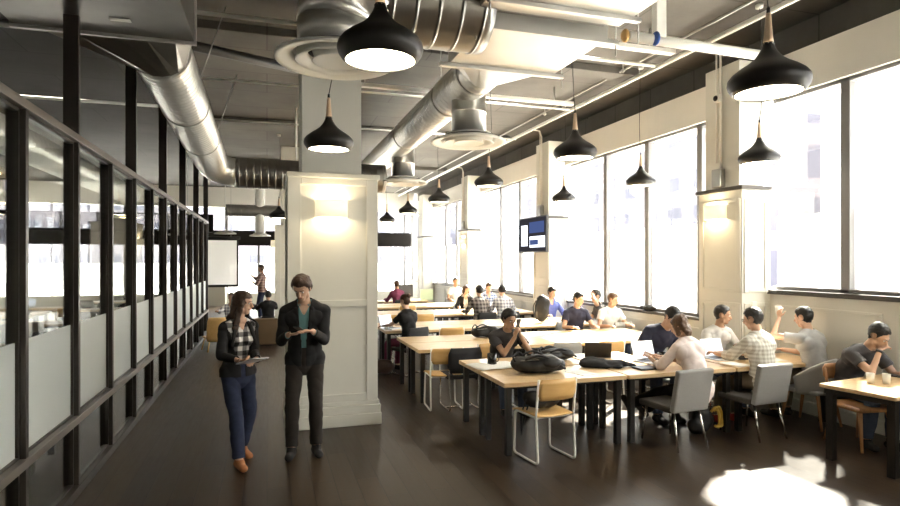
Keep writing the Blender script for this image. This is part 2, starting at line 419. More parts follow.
# columns along the window wall
def column_box(mb, x0, x1, y0, y1, z0, z1): mb.box(x0, x1, y0, y1, z0, z1)
def make_wall_column(y, n):
    x0, x1, y1 = 6.12, WR, y + .82
    r = struct(empty('column', (x0, y, 0)))
    mb = MB().box(0, x1 - x0, 0, .82, 0, 2.92); r1 = mb.build('casing', 'cream', parent=r)
    q = MB()
    for (z0, z1) in ((.34, 1.38), (1.52, 2.80)):
        # -X face panels
        q.box(-.018, 0, .02, .10, z0, z1); q.box(-.018, 0, .72, .80, z0, z1); q.box(-.018, 0, .10, .72, z0, z0 + .05); q.box(-.018, 0, .10, .72, z1 - .05, z1)
        q.box(.03, .10, -.018, 0, z0, z1); q.box(.38, .45, -.018, 0, z0, z1); q.box(.10, .38, -.018, 0, z0, z0 + .05); q.box(.10, .38, -.018, 0, z1 - .05, z1)
    q.build('panel_moulding', 'cream', parent=r, bevel=.005)
    MB().box(-.035, x1 - x0, -.035, .855, 0, .22).build('plinth', 'cream', parent=r, bevel=.01)
    MB().box(-.04, x1 - x0, -.04, .86, 2.92, 2.975).build('cap', 'sill_dark', parent=r, bevel=.006)
    MB().box(.03, x1 - x0, .08, .72, 2.975, 4.70).build('shaft', 'cream', parent=r)
    return r
for i, y in enumerate(col_y): make_wall_column(y, i)

# free standing columns
def make_column(x0, y0, wx=1.02, wy=1.0):
    r = struct(empty('column', (x0, y0, 0)))
    MB().box(0, wx, 0, wy, 0, 2.92).build('casing', 'cream', parent=r)
    q = MB()
    q.box(-.02, .13, -.02, 0, .29, 2.92); q.box(wx - .13, wx + .0, -.02, 0, .29, 2.92)
    q.box(-.02, 0, 0, .13, .29, 2.92); q.box(-.02, 0, wy - .13, wy, .29, 2.92)
    for (z0, z1) in ((.29, .38), (1.41, 1.49), (2.84, 2.92)):
        q.box(.13, wx - .13, -.02, 0, z0, z1); q.box(-.02, 0, .13, wy - .13, z0, z1)
    q.build('panel_moulding', 'cream', parent=r, bevel=.005)
    p = MB().box(-.045, wx + .045, -.045, wy + .045, 0, .14); p.box(-.035, wx + .035, -.035, wy + .035, .14, .24); p.box(-.02, wx + .02, -.02, wy + .02, .24, .29)
    p.build('plinth', 'cream', parent=r, bevel=.008)
    MB().box(-.03, wx + .03, -.03, wy + .03, 2.92, 2.98).build('cap', 'cream', parent=r, bevel=.008)
    MB().box(.15, wx - .17, .15, wy - .15, 2.98, CZ - .01).build('shaft', 'cream', parent=r)
    return r
make_column(.245, 6.97)
make_column(.24, 17.3)

# ------------------------------------------------------------------ end wall with windows
ew = struct(MB().box(-13, WR + .3, YE, YE + .25, 2.65, 3.32).build('wall_end', 'matte_dark'))
struct(MB().box(-13, WR + .3, YE, YE + .25, 4.35, CZ).build('wall_end_header', 'header'))
struct(MB().box(-13, WR + .3, YE, YE + .25, 0, .5).build('wall_end_base', 'cream'))
root = struct(empty('window_%d' % nw, (-3, YE + .1, .5))); nw += 1
fr = MB()
x = -12.6
while x < WR:
    fr.box(x - .05 + 3, x + .05 + 3, -.06, .06, 0, 2.15); fr.box(x - .05 + 3, x + .05 + 3, -.06, .06, 2.82, 3.85); x += 1.36
fr.build('window_frame', 'window_frame', parent=root)
MB().box(-10, WR + 3.2, .02, .03, 0, 2.15).build('pane', 'glass', parent=root)
MB().box(-10, WR + 3.2, .02, .03, 2.82, 3.85).build('clerestory_pane', 'glass', parent=root)
MB().box(-10, WR + 3.2, .0, .01, 0, 1.35).build('frosted_film', 'window_film', parent=root)
# far pier between aisle and left room
struct(MB().box(-2.6, -1.72, YE - 1.0, YE - .01, 0, 2.65).build('column_far', 'cream_dark'))

# ------------------------------------------------------------------ glazed partition on the left
PX = -1.5
posts = [2.25 + 1.12 * k for k in range(-2, 14)]
pw = struct(empty('wall_left', (PX, 0, 0)))
for i, y in enumerate(posts):
    full = (i % 2 == 1)
    top = CZ - .005 if full else 2.98
    p = MB().box(-.115, 0, y - .025, y + .025, 0, top).build('mullion', 'dark_frame', parent=pw, bevel=.003)
ya, yb = posts[0] - .02, posts[-1] + .02
MB().box(-.10, .012, ya, yb, 2.94, 3.0).build('top_rail', 'rail', parent=pw, bevel=.003)
MB().box(-.10, .012, ya, yb, .60, .66).build('middle_rail', 'rail', parent=pw, bevel=.003)
MB().box(-.10, .012, ya, yb, .001, .08).build('bottom_rail', 'dark_frame', parent=pw, bevel=.003)
for i in range(len(posts) - 1):
    a, b = posts[i] + .025, posts[i + 1] - .025
    MB().box(-.062, -.054, a, b, 1.42, 2.94).build('upper_pane', 'glass_int', parent=pw)
    MB().box(-.062, -.054, a, b, .66, 1.42).build('frosted_pane', 'frosted', parent=pw)
    MB().box(-.062, -.054, a, b, .08, .60).build('lower_pane', 'glass_int', parent=pw)
    fr = MB()   # dark glazing beads
    for (z0, z1) in ((.66, 2.94), (.08, .60)):
        fr.box(-.08, -.035, a, a + .02, z0, z1); fr.box(-.08, -.035, b - .02, b, z0, z1); fr.box(-.08, -.035, a, b, z1 - .02, z1); fr.box(-.08, -.035, a, b, z0, z0 + .015)
    fr.build('glazing_bead', 'dark_frame', parent=pw)
# partition between left room and hall beyond is open; dark bulkhead beam
struct(MB().box(-13, -1.72, 20.9, 21.2, 2.9, 3.5).build('beam_side_room', 'matte_dark'))

# ------------------------------------------------------------------ outside
struct(MB().box(-80, 120, -60, 140, -.5, -.15).build('ground_outside', 'pavement'))
tag(MB().box(26, 40, -30, 22, -.15, 12.5).build('office_building', 'facade_a'), 'pale office block across the street seen through the tall side windows', 'building')
tag(MB().box(27, 40, 26, 60, -.15, 10.5).build('brick_building', 'facade_b'), 'brownish block across the street seen through the farther side windows', 'building')
tag(MB().box(-30, 22, 62, 75, -.15, 15).build('end_building', 'facade_b'), 'greyish block behind the windows at the far end of the hall', 'building')

# ------------------------------------------------------------------ ducts
def ducttube(mb, pts, r, pitch=.12, n=40, lip=.006):
    """spiral-seam duct: a tube with small standing seams"""
    P = []; R = []
    pts = [Vector(p) for p in pts]
    for a, b in zip(pts[:-1], pts[1:]):
        L = (b - a).length; k = max(1, int(L / pitch))
        for i in range(k):
            t = i / k
            for (dt, rr) in ((0, r), (.38, r), (.455, r), (.47, r + lip), (.53, r + lip), (.545, r), (.62, r)):
                P.append(a.lerp(b, t + dt / k)); R.append(rr)
    P.append(pts[-1]); R.append(r)
    return mb.tube(P, R, n)
def elbow(c0, c1, c2, r, n=8):
    """points of a bend from c0 via corner c1 to c2"""
    c0, c1, c2 = map(Vector, (c0, c1, c2)); o = []
    for i in range(n + 1):
        t = i / n; o.append(c0 * (1 - t) ** 2 + c1 * 2 * t * (1 - t) + c2 * t * t)
    return o

# 1: left duct run from the box plenum
LD = empty('round_duct', (-1.06, 6.7, 4.14))
tag(LD, 'long ribbed round metal duct running along the top of the glass partition', 'duct')
ducttube(MB(), [(0, 0, 0), (0, 5.7, -.20)], .30, .11).build('duct_run', 'galv', parent=LD)
MB().tube(elbow((0, 5.7, -.20), (0, 6.15, -.32), (.45, 6.15, -.37), .3), .29, 36).build('elbow', 'galv', parent=LD)
for y in (1.9, 3.8): MB().tube([(0, y, -.035 * y), (0, y + .05, -.035 * y)], .312, 36).build('joint_collar', 'galv_flat', parent=LD)
for y in (1.3, 4.2):
    MB().tube([(0, y, .2), (0, y, CZ - 4.15)], .006, 6).build('hanger_rod', 'steel', parent=LD); MB().tube([(.25, y, .1), (.55, y + .1, CZ - 4.15)], .008, 6).build('hanger_rod', 'steel', parent=LD)
XD = empty('round_duct', (-.61, 12.85, 3.77))
tag(XD, 'dark ribbed round duct crossing the aisle high up behind the column', 'duct')
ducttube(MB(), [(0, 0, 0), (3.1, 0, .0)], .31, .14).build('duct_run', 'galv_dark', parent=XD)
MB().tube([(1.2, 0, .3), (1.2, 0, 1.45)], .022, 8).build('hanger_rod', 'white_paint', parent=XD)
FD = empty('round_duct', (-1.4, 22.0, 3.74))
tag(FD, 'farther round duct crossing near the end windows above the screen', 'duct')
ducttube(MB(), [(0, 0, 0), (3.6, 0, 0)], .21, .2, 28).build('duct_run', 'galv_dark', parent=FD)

# box plenum upper left
PL = empty('box_plenum', (-.65, 5.97, 4.0))
tag(PL, 'dark rectangular sheet metal plenum box at the upper left corner', 'duct')
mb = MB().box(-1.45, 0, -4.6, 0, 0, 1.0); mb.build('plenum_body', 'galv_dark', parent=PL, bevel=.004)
hood = MB(); n = 24
sq = []
for k in range(n):
    a = 2 * pi * k / n + pi / n
    c_, s_ = cos(a), sin(a); mm = max(abs(c_), abs(s_)); sq.append((-.72 + .72 * c_ / mm, .02, .5 + .5 * s_ / mm))
rd = [(-.41 + .285 * cos(2 * pi * k / n + pi / n), .75, .14 + .285 * sin(2 * pi * k / n + pi / n)) for k in range(n)]
hood.add(sq + rd, [(k, (k + 1) % n, n + (k + 1) % n, n + k) for k in range(n)])
hood.build('transition_hood', 'galv_dark', parent=PL)
for y in (-.02, -1.2, -2.4, -3.6): MB().box(-1.47, .02, y - .018, y + .018, -.03, 1.02).build('flange', 'galv_flat', parent=PL, bevel=.003)
MB().tube([(-.41, .74, .14), (-.41, .77, .14)], .30, 32).build('collar', 'galv_flat', parent=PL)
MB().box(-.62, -.46, -.42, -.36, -.006, -.001).build('sticker', 'paper', parent=PL)

# 2: middle duct run, box and round feeder
RD = empty('round_duct', (2.75, 7.2, 4.53))
tag(RD, 'shiny ribbed round metal duct over the tables feeding two ceiling diffusers', 'duct')
ducttube(MB(), [(0, .1, 0), (0, 13.0, 0)], .29, .14).build('duct_run', 'galv', parent=RD)
for y in (.35, 1.6, 4.5): MB().tube([(0, y, 0), (0, y + .05, 0)], .302, 36).build('joint_collar', 'galv_flat', parent=RD)
for (x, y) in ((.08, .93), (.15, 5.6)):
    MB().tube([(x, y, -.06), (x, y, -.40), (x, y, -.402), (x, y, -.418), (x, y, -.42), (x, y, -.80)], [.255, .255, .262, .262, .255, .255], 36).build('branch_neck', 'galv', parent=RD)
BX = empty('box_plenum', (2.64, 5.8, 4.2))
tag(BX, 'bright flat bottomed sheet metal plenum box hung above the tables', 'duct')
MB().box(-.66, .66, -.62, .6, 0, .75).build('plenum_body', 'galv_flat', parent=BX, bevel=.004)
MB().box(-.78, .70, -2.5, -.75, .08, .80).build('plenum_upper_section', 'galv_flat', parent=BX, bevel=.004)
MB().box(-.60, .60, -.76, -.60, .12, .7).build('throat', 'galv_dark', parent=BX)
hd = MB()
sq = []
for k in range(n):
    a = 2 * pi * k / n + pi / n
    c_, s_ = cos(a), sin(a); mm = max(abs(c_), abs(s_)); sq.append((.66 * c_ / mm, .6, .375 + .375 * s_ / mm))
rd = [(.11 + .29 * cos(2 * pi * k / n + pi / n), 1.5, .33 + .29 * sin(2 * pi * k / n + pi / n)) for k in range(n)]
hd.add(sq + rd, [(k, (k + 1) % n, n + (k + 1) % n, n + k) for k in range(n)])
hd.build('transition_hood', 'galv_flat', parent=BX)
for y in (-.98, -.60, .55):
    zz = -.045 if y > -.9 else .035
    MB().box(-.78, .78, y - .03, y + .03, zz, zz + .045).build('strut_channel', 'galv_flat', parent=BX, bevel=.004)
    for x in (-.76, .76): MB().tube([(x, y, -.16), (x, y, CZ - 4.2)], .007, 6).build('threaded_rod', 'steel', parent=BX)
FDK = empty('feeder_duct', (.61, 5.42, 4.40))
tag(FDK, 'dark fat round duct crossing overhead from the near diffuser to the plenum box', 'duct')
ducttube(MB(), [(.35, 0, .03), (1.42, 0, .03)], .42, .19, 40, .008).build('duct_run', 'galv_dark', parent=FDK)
MB().tube(elbow((0, 0, -.30), (0, 0, .03), (.40, 0, .03), .3), [.36] * 3 + [.38] * 2 + [.40] * 2 + [.42] * 2, 36).build('elbow', 'galv', parent=FDK)
MB().tube([(0, 0, -.52), (0, 0, -.28)], .355, 40).build('neck', 'galv', parent=FDK)

def make_diffuser(loc, label):
    r = empty('air_diffuser', loc); tag(r, label, 'air diffuser')
    prof = [(.34, .10), (.36, .055), (.46, .035), (.55, .0), (.552, -.02), (.54, -.03), (.50, -.018), (.42, .0), (.40, .02), (.395, .05)]
    MB().lathe(prof, 56).build('outer_cone', 'duct_white', parent=r)
    MB().lathe([(.36, .05), (.34, .0), (.37, -.028), (.36, -.034), (.32, -.02), (.27, .01), (.26, .05)], 48).build('middle_ring', 'duct_white', parent=r)
    MB().lathe([(.22, .06), (.20, -.005), (.225, -.028), (.215, -.034), (.17, -.015), (.0, -.008)], 40).build('inner_cone', 'duct_white', parent=r)
    MB().lathe([(.0, .058), (.40, .06), (.40, .064), (0, .064)], 32).build('throat_plate', 'lamp_black', parent=r)
    return r
make_diffuser((.61, 5.42, 3.80), 'large round white diffuser in front of the near column shaft')
make_diffuser((2.83, 8.13, 3.71), 'round white diffuser under the shiny duct, nearer of its two')
make_diffuser((2.90, 12.8, 3.71), 'round white diffuser under the shiny duct, farther of its two')
d4 = make_diffuser((-.24, 22.0, 2.86), 'small round diffuser near the presenter in front of the end windows'); d4.scale = (.66, .66, .8)
MB().tube([(0, 0, .06), (0, 0, 2.98)], .26, 24).build('neck', 'duct_white', parent=d4)
d5 = make_diffuser((-1.25, 19.6, 2.82), 'small round diffuser beside the top of the projection screen'); d5.scale = (.6, .6, .8)
MB().tube([(0, 0, .06), (0, 0, 3.03)], .02, 10).build('hanging_rod', 'duct_white', parent=d5)

# ------------------------------------------------------------------ pipes and conduits
tag(MB().tube([(4.06, 5.95, 4.60), (6.13, 6.0, 4.60)], .062, 16).build('overhead_pipe', 'white_paint'), 'thick white pipe crossing from the plenum box to the window column', 'pipe')
tag(MB().box(4.42, 4.56, 5.90, 6.0, 4.62, CZ).build('strut_post', 'white_paint', bevel=.01), 'white post dropping from the ceiling onto the thick white pipe', 'post')
vb = empty('pipe_valve', (4.02, 5.95, 4.60)); tag(vb, 'brass and blue valve fittings at the open end of the white pipe', 'valve')
MB().ell((0, 0, 0), (.05, .06, .08)).build('valve_body', 'brass', parent=vb)
MB().ell((.40, -.03, 0), (.035, .075, .085)).build('blue_clamp', 'blue', parent=vb)
def conduit(pts, r, label, m='white_paint', cat='conduit'):
    return tag(MB().tube(pts, r, 8).build('conduit', m), label, cat)
conduit([(6.02, 1, 5.10), (6.02, 27, 5.10)], .022, 'upper thin conduit along the perimeter beam over the windows')
conduit([(5.92, 1, 5.02), (5.92, 6.3, 5.02), (5.92, 27, 5.02)], .03, 'thicker conduit just under the ceiling beside the perimeter beam')
conduit([(5.72, 2, 5.16), (5.72, 27, 5.16)], .018, 'lowest thin conduit a hand width in from the perimeter beam', 'steel')
for i, (y, lab) in enumerate(((6.75, 'bent conduit pair running down the nearest window column shaft'), (12.4, 'bent conduit pair running down the window column shaft above the television'), (18.1, 'bent conduit pair on the third window column shaft'))):
    r_ = empty('column_conduit', (6.12, y, 0)); tag(r_, lab, 'conduit')
    MB().tube([(-.2, 0, 5.0), (-.05, 0, 4.98), (.0, 0, 4.85), (.0, 0, 3.25)], .016, 8).tube([(-.2, .08, 5.03), (-.03, .08, 5.0), (.0, .08, 4.9), (.0, .08, 3.35)], .012, 8).build('pipe', 'white_metal', parent=r_)
    MB().cbox((-.0, .03, 3.12), (.12, .17, .26)).build('junction_box', 'steel', parent=r_, bevel=.01)
    if i == 0: MB().cbox((-.02, .03, 4.25), (.08, .09, .10)).build('bell_housing', 'white_paint', parent=r_, bevel=.01); MB().ell((-.06, .03, 4.25), (.03, .04, .04)).build('bell', 'lamp_black', parent=r_)
# sprinkler pipes across the ceiling
for i, (y, z, x0, x1, r, m, lab) in enumerate((
        (7.9, 5.05, -1.4, 6.0, .028, 'white_paint', 'white sprinkler pipe across the ceiling just behind the near column'),
        (10.6, 5.02, -1.4, 6.0, .02, 'white_paint', 'thin white sprinkler pipe across the ceiling, second one back'),
        (13.6, 5.02, -1.4, 6.0, .02, 'white_paint', 'thin white sprinkler pipe across the ceiling, third one back'),
        (8.6, 4.9, -12, -1.75, .045, 'steel', 'grey pipe under the dark ceiling of the glazed room, nearer one'),
        (6.4, 4.75, -12, -1.75, .07, 'steel', 'thick pipe under the dark ceiling of the glazed room'),
        (12.5, 4.95, -12, -1.75, .03, 'white_paint', 'thin white pipe under the dark ceiling of the glazed room'))):
    o = MB().tube([(x0, y, z), (x1, y, z)], r, 8)
    o = o.build('sprinkler_pipe', m); tag(o, lab, 'pipe')
    if i < 3:
        h = MB()
        for x in (1.3, 3.9, 5.3): h.tube([(x, y, z), (x, y, z - .12)], .012, 6); h.lathe([(.0, z - .17), (.035, z - .14), (.035, z - .12), (.01, z - .11)], 12, (x, y, 0))
        h.build('sprinkler_head', 'steel', parent=o)
for (y, lab) in ((7.1, 'long white strip light tray on the ceiling in front of the second table row'), (10.0, 'long white strip light tray on the ceiling above the third table row')):
    o = empty('cable_tray', (0, y, CZ)); tag(o, lab, 'cable tray')
    MB().box(1.2, 5.6, -.06, .06, -.32, -.26).build('tray', 'white_paint', parent=o, bevel=.006)
    MB().tube([(1.6, 0, -.26), (1.6, 0, 0)], .01, 6).tube([(5.2, 0, -.26), (5.2, 0, 0)], .01, 6).build('hanger_rod', 'steel', parent=o)
o = MB().tube([(-3.5, 7.2, 4.75), (1.2, 9.6, 4.9)], .07, 10).build('dark_brace', 'lamp_black'); tag(o, 'dark diagonal pipe under the ceiling left of the near column', 'pipe')

# ------------------------------------------------------------------ pendant lamps
def make_pendant(zc, loc):
    r = empty('pendant_lamp', loc)
    prof = [(.033, .235), (.036, .215), (.046, .19), (.064, .16), (.092, .125), (.135, .092), (.185, .060), (.225, .028), (.246, .0), (.250, -.028), (.243, -.055), (.225, -.082), (.205, -.10)]
    MB().lathe(prof + [(.200, -.098), (.22, -.078), (.238, -.05), (.240, -.02), (.2, .03)], 48).build('lamp_shade', 'lamp_black', parent=r)
    MB().lathe([(0, -.083), (.212, -.084), (.213, -.078), (0, -.077)], 40).build('diffuser_disc', 'lamp_glow', parent=r)
    MB().lathe([(0, .43), (.014, .43), (.018, .40), (.028, .27), (.032, .236), (0, .236)], 20).build('wood_neck', 'neck_wood', parent=r)
    k = MB()
    for a in range(8): k.ell((.033 * cos(a * pi / 4), .033 * sin(a * pi / 4), .226), (.005, .005, .005), 6, 4)
    k.build('brass_studs', 'chrome', parent=r)
    MB().lathe([(0, .47), (.011, .468), (.012, .43), (0, .43)], 12).build('cord_grip', 'cord', parent=r)
    return r
LG = [(.63, 3.37, 3.21, 'large black pendant lamp nearest the camera at the top centre'),
      (.60, 6.05, 3.18, 'black pendant lamp hanging in front of the near column shaft'),
      (3.42, 6.06, 3.24, 'black pendant lamp over the nearest pair of tables'),
      (3.65, 9.43, 3.33, 'black pendant lamp between the plenum box diffusers and the television'),
      (3.15, 3.05, 3.15, 'large black pendant lamp at the upper right in front of the window column'),
      (6.05, 6.0, 3.30, 'smaller black pendant lamp directly below the large one at the upper right'),
      (6.05, 8.5, 3.32, 'black pendant lamp against the wide window right of the television column'),
      (6.0, 11.1, 3.30, 'small black pendant lamp beside the upper right corner of the television column'),
      (3.73, 12.76, 3.38, 'black pendant lamp left of the third window column'),
      (3.54, 15.02, 3.29, 'small black pendant lamp, second from the near column in the far row'),
      (3.58, 18.04, 3.26, 'smallest black pendant lamp in front of the far dark beam'),
      (.30, 15.9, 3.16, 'dark pendant lamp half hidden at the left edge of the near column')]
for i, (x, y, z, lab) in enumerate(LG):
    r = make_pendant(z, (x, y, z)); tag(r, lab, 'pendant lamp', None)
    L = CZ - z
    dx = .05 if i % 2 else -.03
    MB().tube([(0, 0, .46), (dx * .6, 0, .62), (dx, 0, .95), (dx * .4, 0, L - .12), (0, 0, L - .04)], .0045, 6).build('cord', 'cord', parent=r)
    MB().lathe([(0, L - .05), (.045, L - .045), (.05, L - .002), (0, L - .001)], 16).build('ceiling_canopy', 'white_paint', parent=r)

# ------------------------------------------------------------------ sconces
def make_sconce(loc, rz, label, power=5.5):
    r = empty('wall_sconce', loc, rz); tag(r, label, 'wall lamp')      # local -y points into the room
    a = MB(); n = 20; vs = []; W, D, H_ = .185, .13, .10
    for z in (-H_, H_):
        for k in range(n + 1):
            t = pi * k / n; vs.append((-W * cos(t), -D * (sin(t) ** .55) - .004, z))
    fs = [(k, k + 1, n + 1 + k + 1, n + 1 + k) for k in range(n)]
    a.add(vs, fs, True).build('curved_shade', 'sconce', parent=r, solid=.006)
    MB().box(-.16, .16, -.018, 0, -.07, .07).build('back_plate', 'white_metal', parent=r, bevel=.003)
    for zz in (.045, -.045):
        l = bpy.data.lights.new('sconce_bulb', 'POINT'); l.energy = power; l.color = (1, .80, .50); l.shadow_soft_size = .03
        lo = bpy.data.objects.new('sconce_bulb', l); COL.objects.link(lo); lo.parent = r; lo.location = (0, -.07, zz)
    return r
make_sconce((.72, 6.97, 2.56), 0, 'curved white wall sconce glowing on the near column front')
make_sconce((6.12, 6.82, 2.64), -pi / 2, 'curved white wall sconce on the nearest window column')
make_sconce((6.12, 18.1, 2.6), -pi / 2, 'curved wall sconce on the third window column')
make_sconce((.24, 17.8, 2.45), -pi / 2, 'small sconce on the far free standing column')

# ------------------------------------------------------------------ television, outlet, screen
tv = empty('television', (6.02, 12.66, 2.57)); tag(tv, 'wall mounted television with a dashboard on screen on the window column', 'television')
MB().box(-.03, .03, -.76, .76, -.42, .42).build('television_frame', 'laptop_dark', parent=tv, bevel=.006)
MB().box(-.034, -.0305, -.73, .73, -.39, .39).build('screen', 'screen_dim', parent=tv)
MB().box(-.038, -.0345, .22, .58, -.26, .24).build('white_document', 'screen_white', parent=tv)
MB().box(-.038, -.0345, -.66, .12, .04, .30).build('blue_picture', 'screen_blue', parent=tv)
m_ = MB().box(-.0385, -.0346, -.70, .10, -.30, -.04); m_.build('white_picture', 'screen_white', parent=tv)
MB().box(-.041, -.0386, -.36, .08, -.24, -.12).build('blue_chart', 'screen_blue', parent=tv)
MB().box(.03, .10, -.35, -.1, -.1, .1).build('wall_bracket', 'steel', parent=tv)
wp = empty('wall_outlet', (6.30, 6.335, 1.33)); tag(wp, 'white switch plate on the nearest window column front', 'switch')
MB().box(-.04, .04, -.01, 0, -.07, .07).build('plate', 'white_paint', parent=wp, bevel=.003)
MB().box(-.012, .012, -.016, -.01, -.025, .025).build('toggle', 'white_metal', parent=wp)
ps = empty('projection_screen', (-1.72, 20.3, 1.9)); tag(ps, 'large white projection screen with a dark border hanging at the end of the aisle', 'projection screen')
MB().add([(-.85, -.01, -.72), (.78, -.01, -.72), (.78, -.01, .72), (-.85, -.01, .72)], [(0, 1, 2, 3)]).build('screen_surface', 'screen_fabric', parent=ps)
f = MB().box(-.90, .83, -.03, .01, -.80, -.72); f.box(-.90, .83, -.03, .01, .72, .76); f.box(.78, .83, -.03, .01, -.8, .76); f.box(-.9, -.85, -.03, .01, -.8, .76)
f.build('border', 'lamp_black', parent=ps)
MB().tube([(-.95, 0, .80), (.88, 0, .80)], .045, 12).build('roller_case', 'lamp_black', parent=ps)
for x in (-.7, .6): MB().tube([(x, 0, .84), (x, 0, CZ - 1.9)], .006, 6).build('hanging_wire', 'steel', parent=ps)

# ------------------------------------------------------------------ tables
def make_table(L=1.40, D=.70):
    r = empty('work_table', (0, 0, 0)); r['category'] = 'table'
    MB().box(0, L, 0, D, .692, .738).build('tabletop', 'table_wood', parent=r, bevel=.005)
    f = MB().box(.06, L - .06, .07, .10, .66, .691); f.box(.06, L - .06, D - .10, D - .07, .66, .691); f.box(.06, .09, .10, D - .10, .66, .691); f.box(L - .09, L - .06, .10, D - .10, .66, .691)
    f.build('apron_frame', 'black_metal', parent=r)
    for x in (.04, L - .10):
        for y in (.04, D - .10): MB().box(x, x + .06, y, y + .06, 0, .70).build('leg', 'black_metal', parent=r, bevel=.004)
    return r
TB = []; proto = make_table(); used = False
def add_table(x, y, label, rz=0):
    global used
    place(proto, used, (x, y, 0), rz, label, 'long rows of light wood work tables'); used = True
ends = ('at the aisle end', 'second from the aisle', 'third from the aisle')
TX = 2.24
for k, e in enumerate(ends[:2]):
    add_table(TX + 1.43 * k, 5.36, 'light wood work table of the nearest row, camera side, ' + e)
add_table(TX + 2.86, 5.36, 'light wood work table of the nearest row reaching the window column')
add_table(TX, 6.10, 'light wood work table under the two black backpacks, far half of the nearest row')
rows = [(7.72, 1.97, 3, .70, 'second'), (9.95, 1.95, 3, .70, 'third'), (12.62, 1.9, 3, .70, 'fourth'), (15.0, 1.9, 3, .7, 'fifth')]
for (y, x0, nx, dd, nm) in rows:
    for k in range(nx):
        xx = x0 + 1.40 * k
        add_table(xx, y, 'light wood work table of the %s row, camera side, %s' % (nm, ends[k]))
        add_table(xx, y + .72, 'light wood work table of the %s row, window-far side, %s' % (nm, ends[k]))
for k in range(2): add_table(1.9 + 1.42 * k, 17.3, 'light wood work table of the sixth row, ' + ends[k])
st_ = make_table(.80, .70); st_.location = (3.68, 6.10, 0); st_['label'] = 'short light wood table holding the dark tablet, far half of the nearest row'; st_['group'] = 'long rows of light wood work tables'
RT = empty('work_table', (5.22, 4.44, 0), radians(9)); tag(RT, 'light wood work table at the right edge with white coffee cups on it', 'table', 'long rows of light wood work tables')
MB().box(0, 1.9, -.68, 0, .702, .738).build('tabletop', 'table_wood', parent=RT, bevel=.005)
MB().box(.0, 1.85, -.63, -.05, .655, .70).build('apron_frame', 'black_metal', parent=RT)
for x in (.02, 1.72):
    for y in (-.66, -.12): MB().box(x - .0, x + .07, y, y + .07, 0, .70).build('leg', 'black_metal', parent=RT, bevel=.004)

# ------------------------------------------------------------------ chairs  (facing +Y)
def round_path(pts, r=.05, n=5):
    pts = [Vector(p) for p in pts]; o = [pts[0]]
    for i in range(1, len(pts) - 1):
        a, b, c = pts[i - 1], pts[i], pts[i + 1]
        ra = min(r, (a - b).length / 2.2, (c - b).length / 2.2)
        p, q = b + (a - b).normalized() * ra, b + (c - b).normalized() * ra
        for k in range(n + 1):
            t = k / n; o.append(p * (1 - t) ** 2 + b * 2 * t * (1 - t) + q * t * t)
    o.append(pts[-1]); return o
def curved_slab(x0, x1, z0, z1, y, th, curve, n=10, rows=4, lean=0.0):
    """backrest: bent panel"""
    vs = []; fs = []; W = (x1 - x0)
    for s_ in (0, 1):
        for j in range(rows + 1):
            for i in range(n + 1):
                u = i / n; z = z0 + (z1 - z0) * j / rows
                xx = x0 + W * u; inset = .03 if (j in (0, rows) and i in (0, n)) else 0
                yy = y - curve * sin(pi * u) - lean * (z - z0) + (th if s_ else 0)
                vs.append((xx + (inset if i == 0 else -inset if i == n else 0), yy, z))
    N = (rows + 1) * (n + 1)
    for j in range(rows):
        for i in range(n):
            a = j * (n + 1) + i; fs.append((a, a + 1, a + n + 2, a + n + 1)); fs.append((N + a, N + a + n + 1, N + a + n + 2, N + a + 1))
    for i in range(n):
        fs.append((i, N + i, N + i + 1, i + 1)); a = rows * (n + 1) + i; fs.append((a, a + 1, N + a + 1, N + a))
    for j in range(rows):
        a = j * (n + 1); fs.append((a, a + n + 1, N + a + n + 1, N + a)); a += n; fs.append((a, N + a, N + a + n + 1, a + n + 1))
    return MB().add(vs, fs, True)
def make_sled(seat_m, back_m, frame_m):
    r = empty('sled_chair'); r['category'] = 'chair'
    for s in (-1, 1):
        x = s * .215
        p = round_path([(x, -.25, .82), (x, -.20, .46), (x, -.235, .012), (x, .21, .012), (x * .95, .20, .44), (x * .95, -.19, .445)], .05)
        MB().tube(p, .0115, 8).build('side_frame', frame_m, parent=r)
    MB().tube([(-.21, .15, .435), (.21, .15, .435)], .010, 8).tube([(-.21, -.17, .435), (.21, -.17, .435)], .010, 8).build('cross_bar', frame_m, parent=r)
    v = MB(); n_, m_ = 8, 8; vs = []; fs = []
    for j in range(m_ + 1):
        for i in range(n_ + 1):
            u, t = i / n_ - .5, j / m_; y = -.21 + .44 * t
            z = .462 - .012 * cos(u * pi) * (1 if t < .9 else .5) - (.025 * ((t - .85) / .15) ** 2 if t > .85 else 0)
            wd = .44 * (1 - .08 * (1 - t)); vs.append((u * wd, y, z))
    for j in range(m_):
        for i in range(n_): a = j * (n_ + 1) + i; fs.append((a, a + 1, a + n_ + 2, a + n_ + 1))
    v.add(vs, fs, True).build('seat', seat_m, parent=r, solid=.014)
    curved_slab(-.215, .215, .615, .82, -.232, .013, .035, lean=.14).build('backrest', back_m, parent=r)
    return r
def make_padded():
    r = empty('upholstered_chair'); r['category'] = 'chair'
    MB().box(-.235, .235, -.20, .26, .385, .455).build('seat', 'grey_fabric_dark', parent=r, bevel=.02)
    m_ = Matrix.Translation((0, -.225, .40)) @ Matrix.Rotation(radians(11), 4, 'X')
    MB().box(-.24, .24, -.03, .03, -.0, .45, m_).build('backrest', 'grey_fabric', parent=r, bevel=.018)
    MB().box(-.225, .225, .0305, .036, .02, .43, m_).build('inner_pad', 'grey_fabric_dark', parent=r, bevel=.002)
    for sx in (-1, 1):
        for (y0, y1) in ((-.19, -.285), (.20, .245)):
            MB().tube([(sx * .17, y0, .39), (sx * .20, y1, .008)], [.014, .010], 10).build('leg', 'chrome', parent=r)
    return r
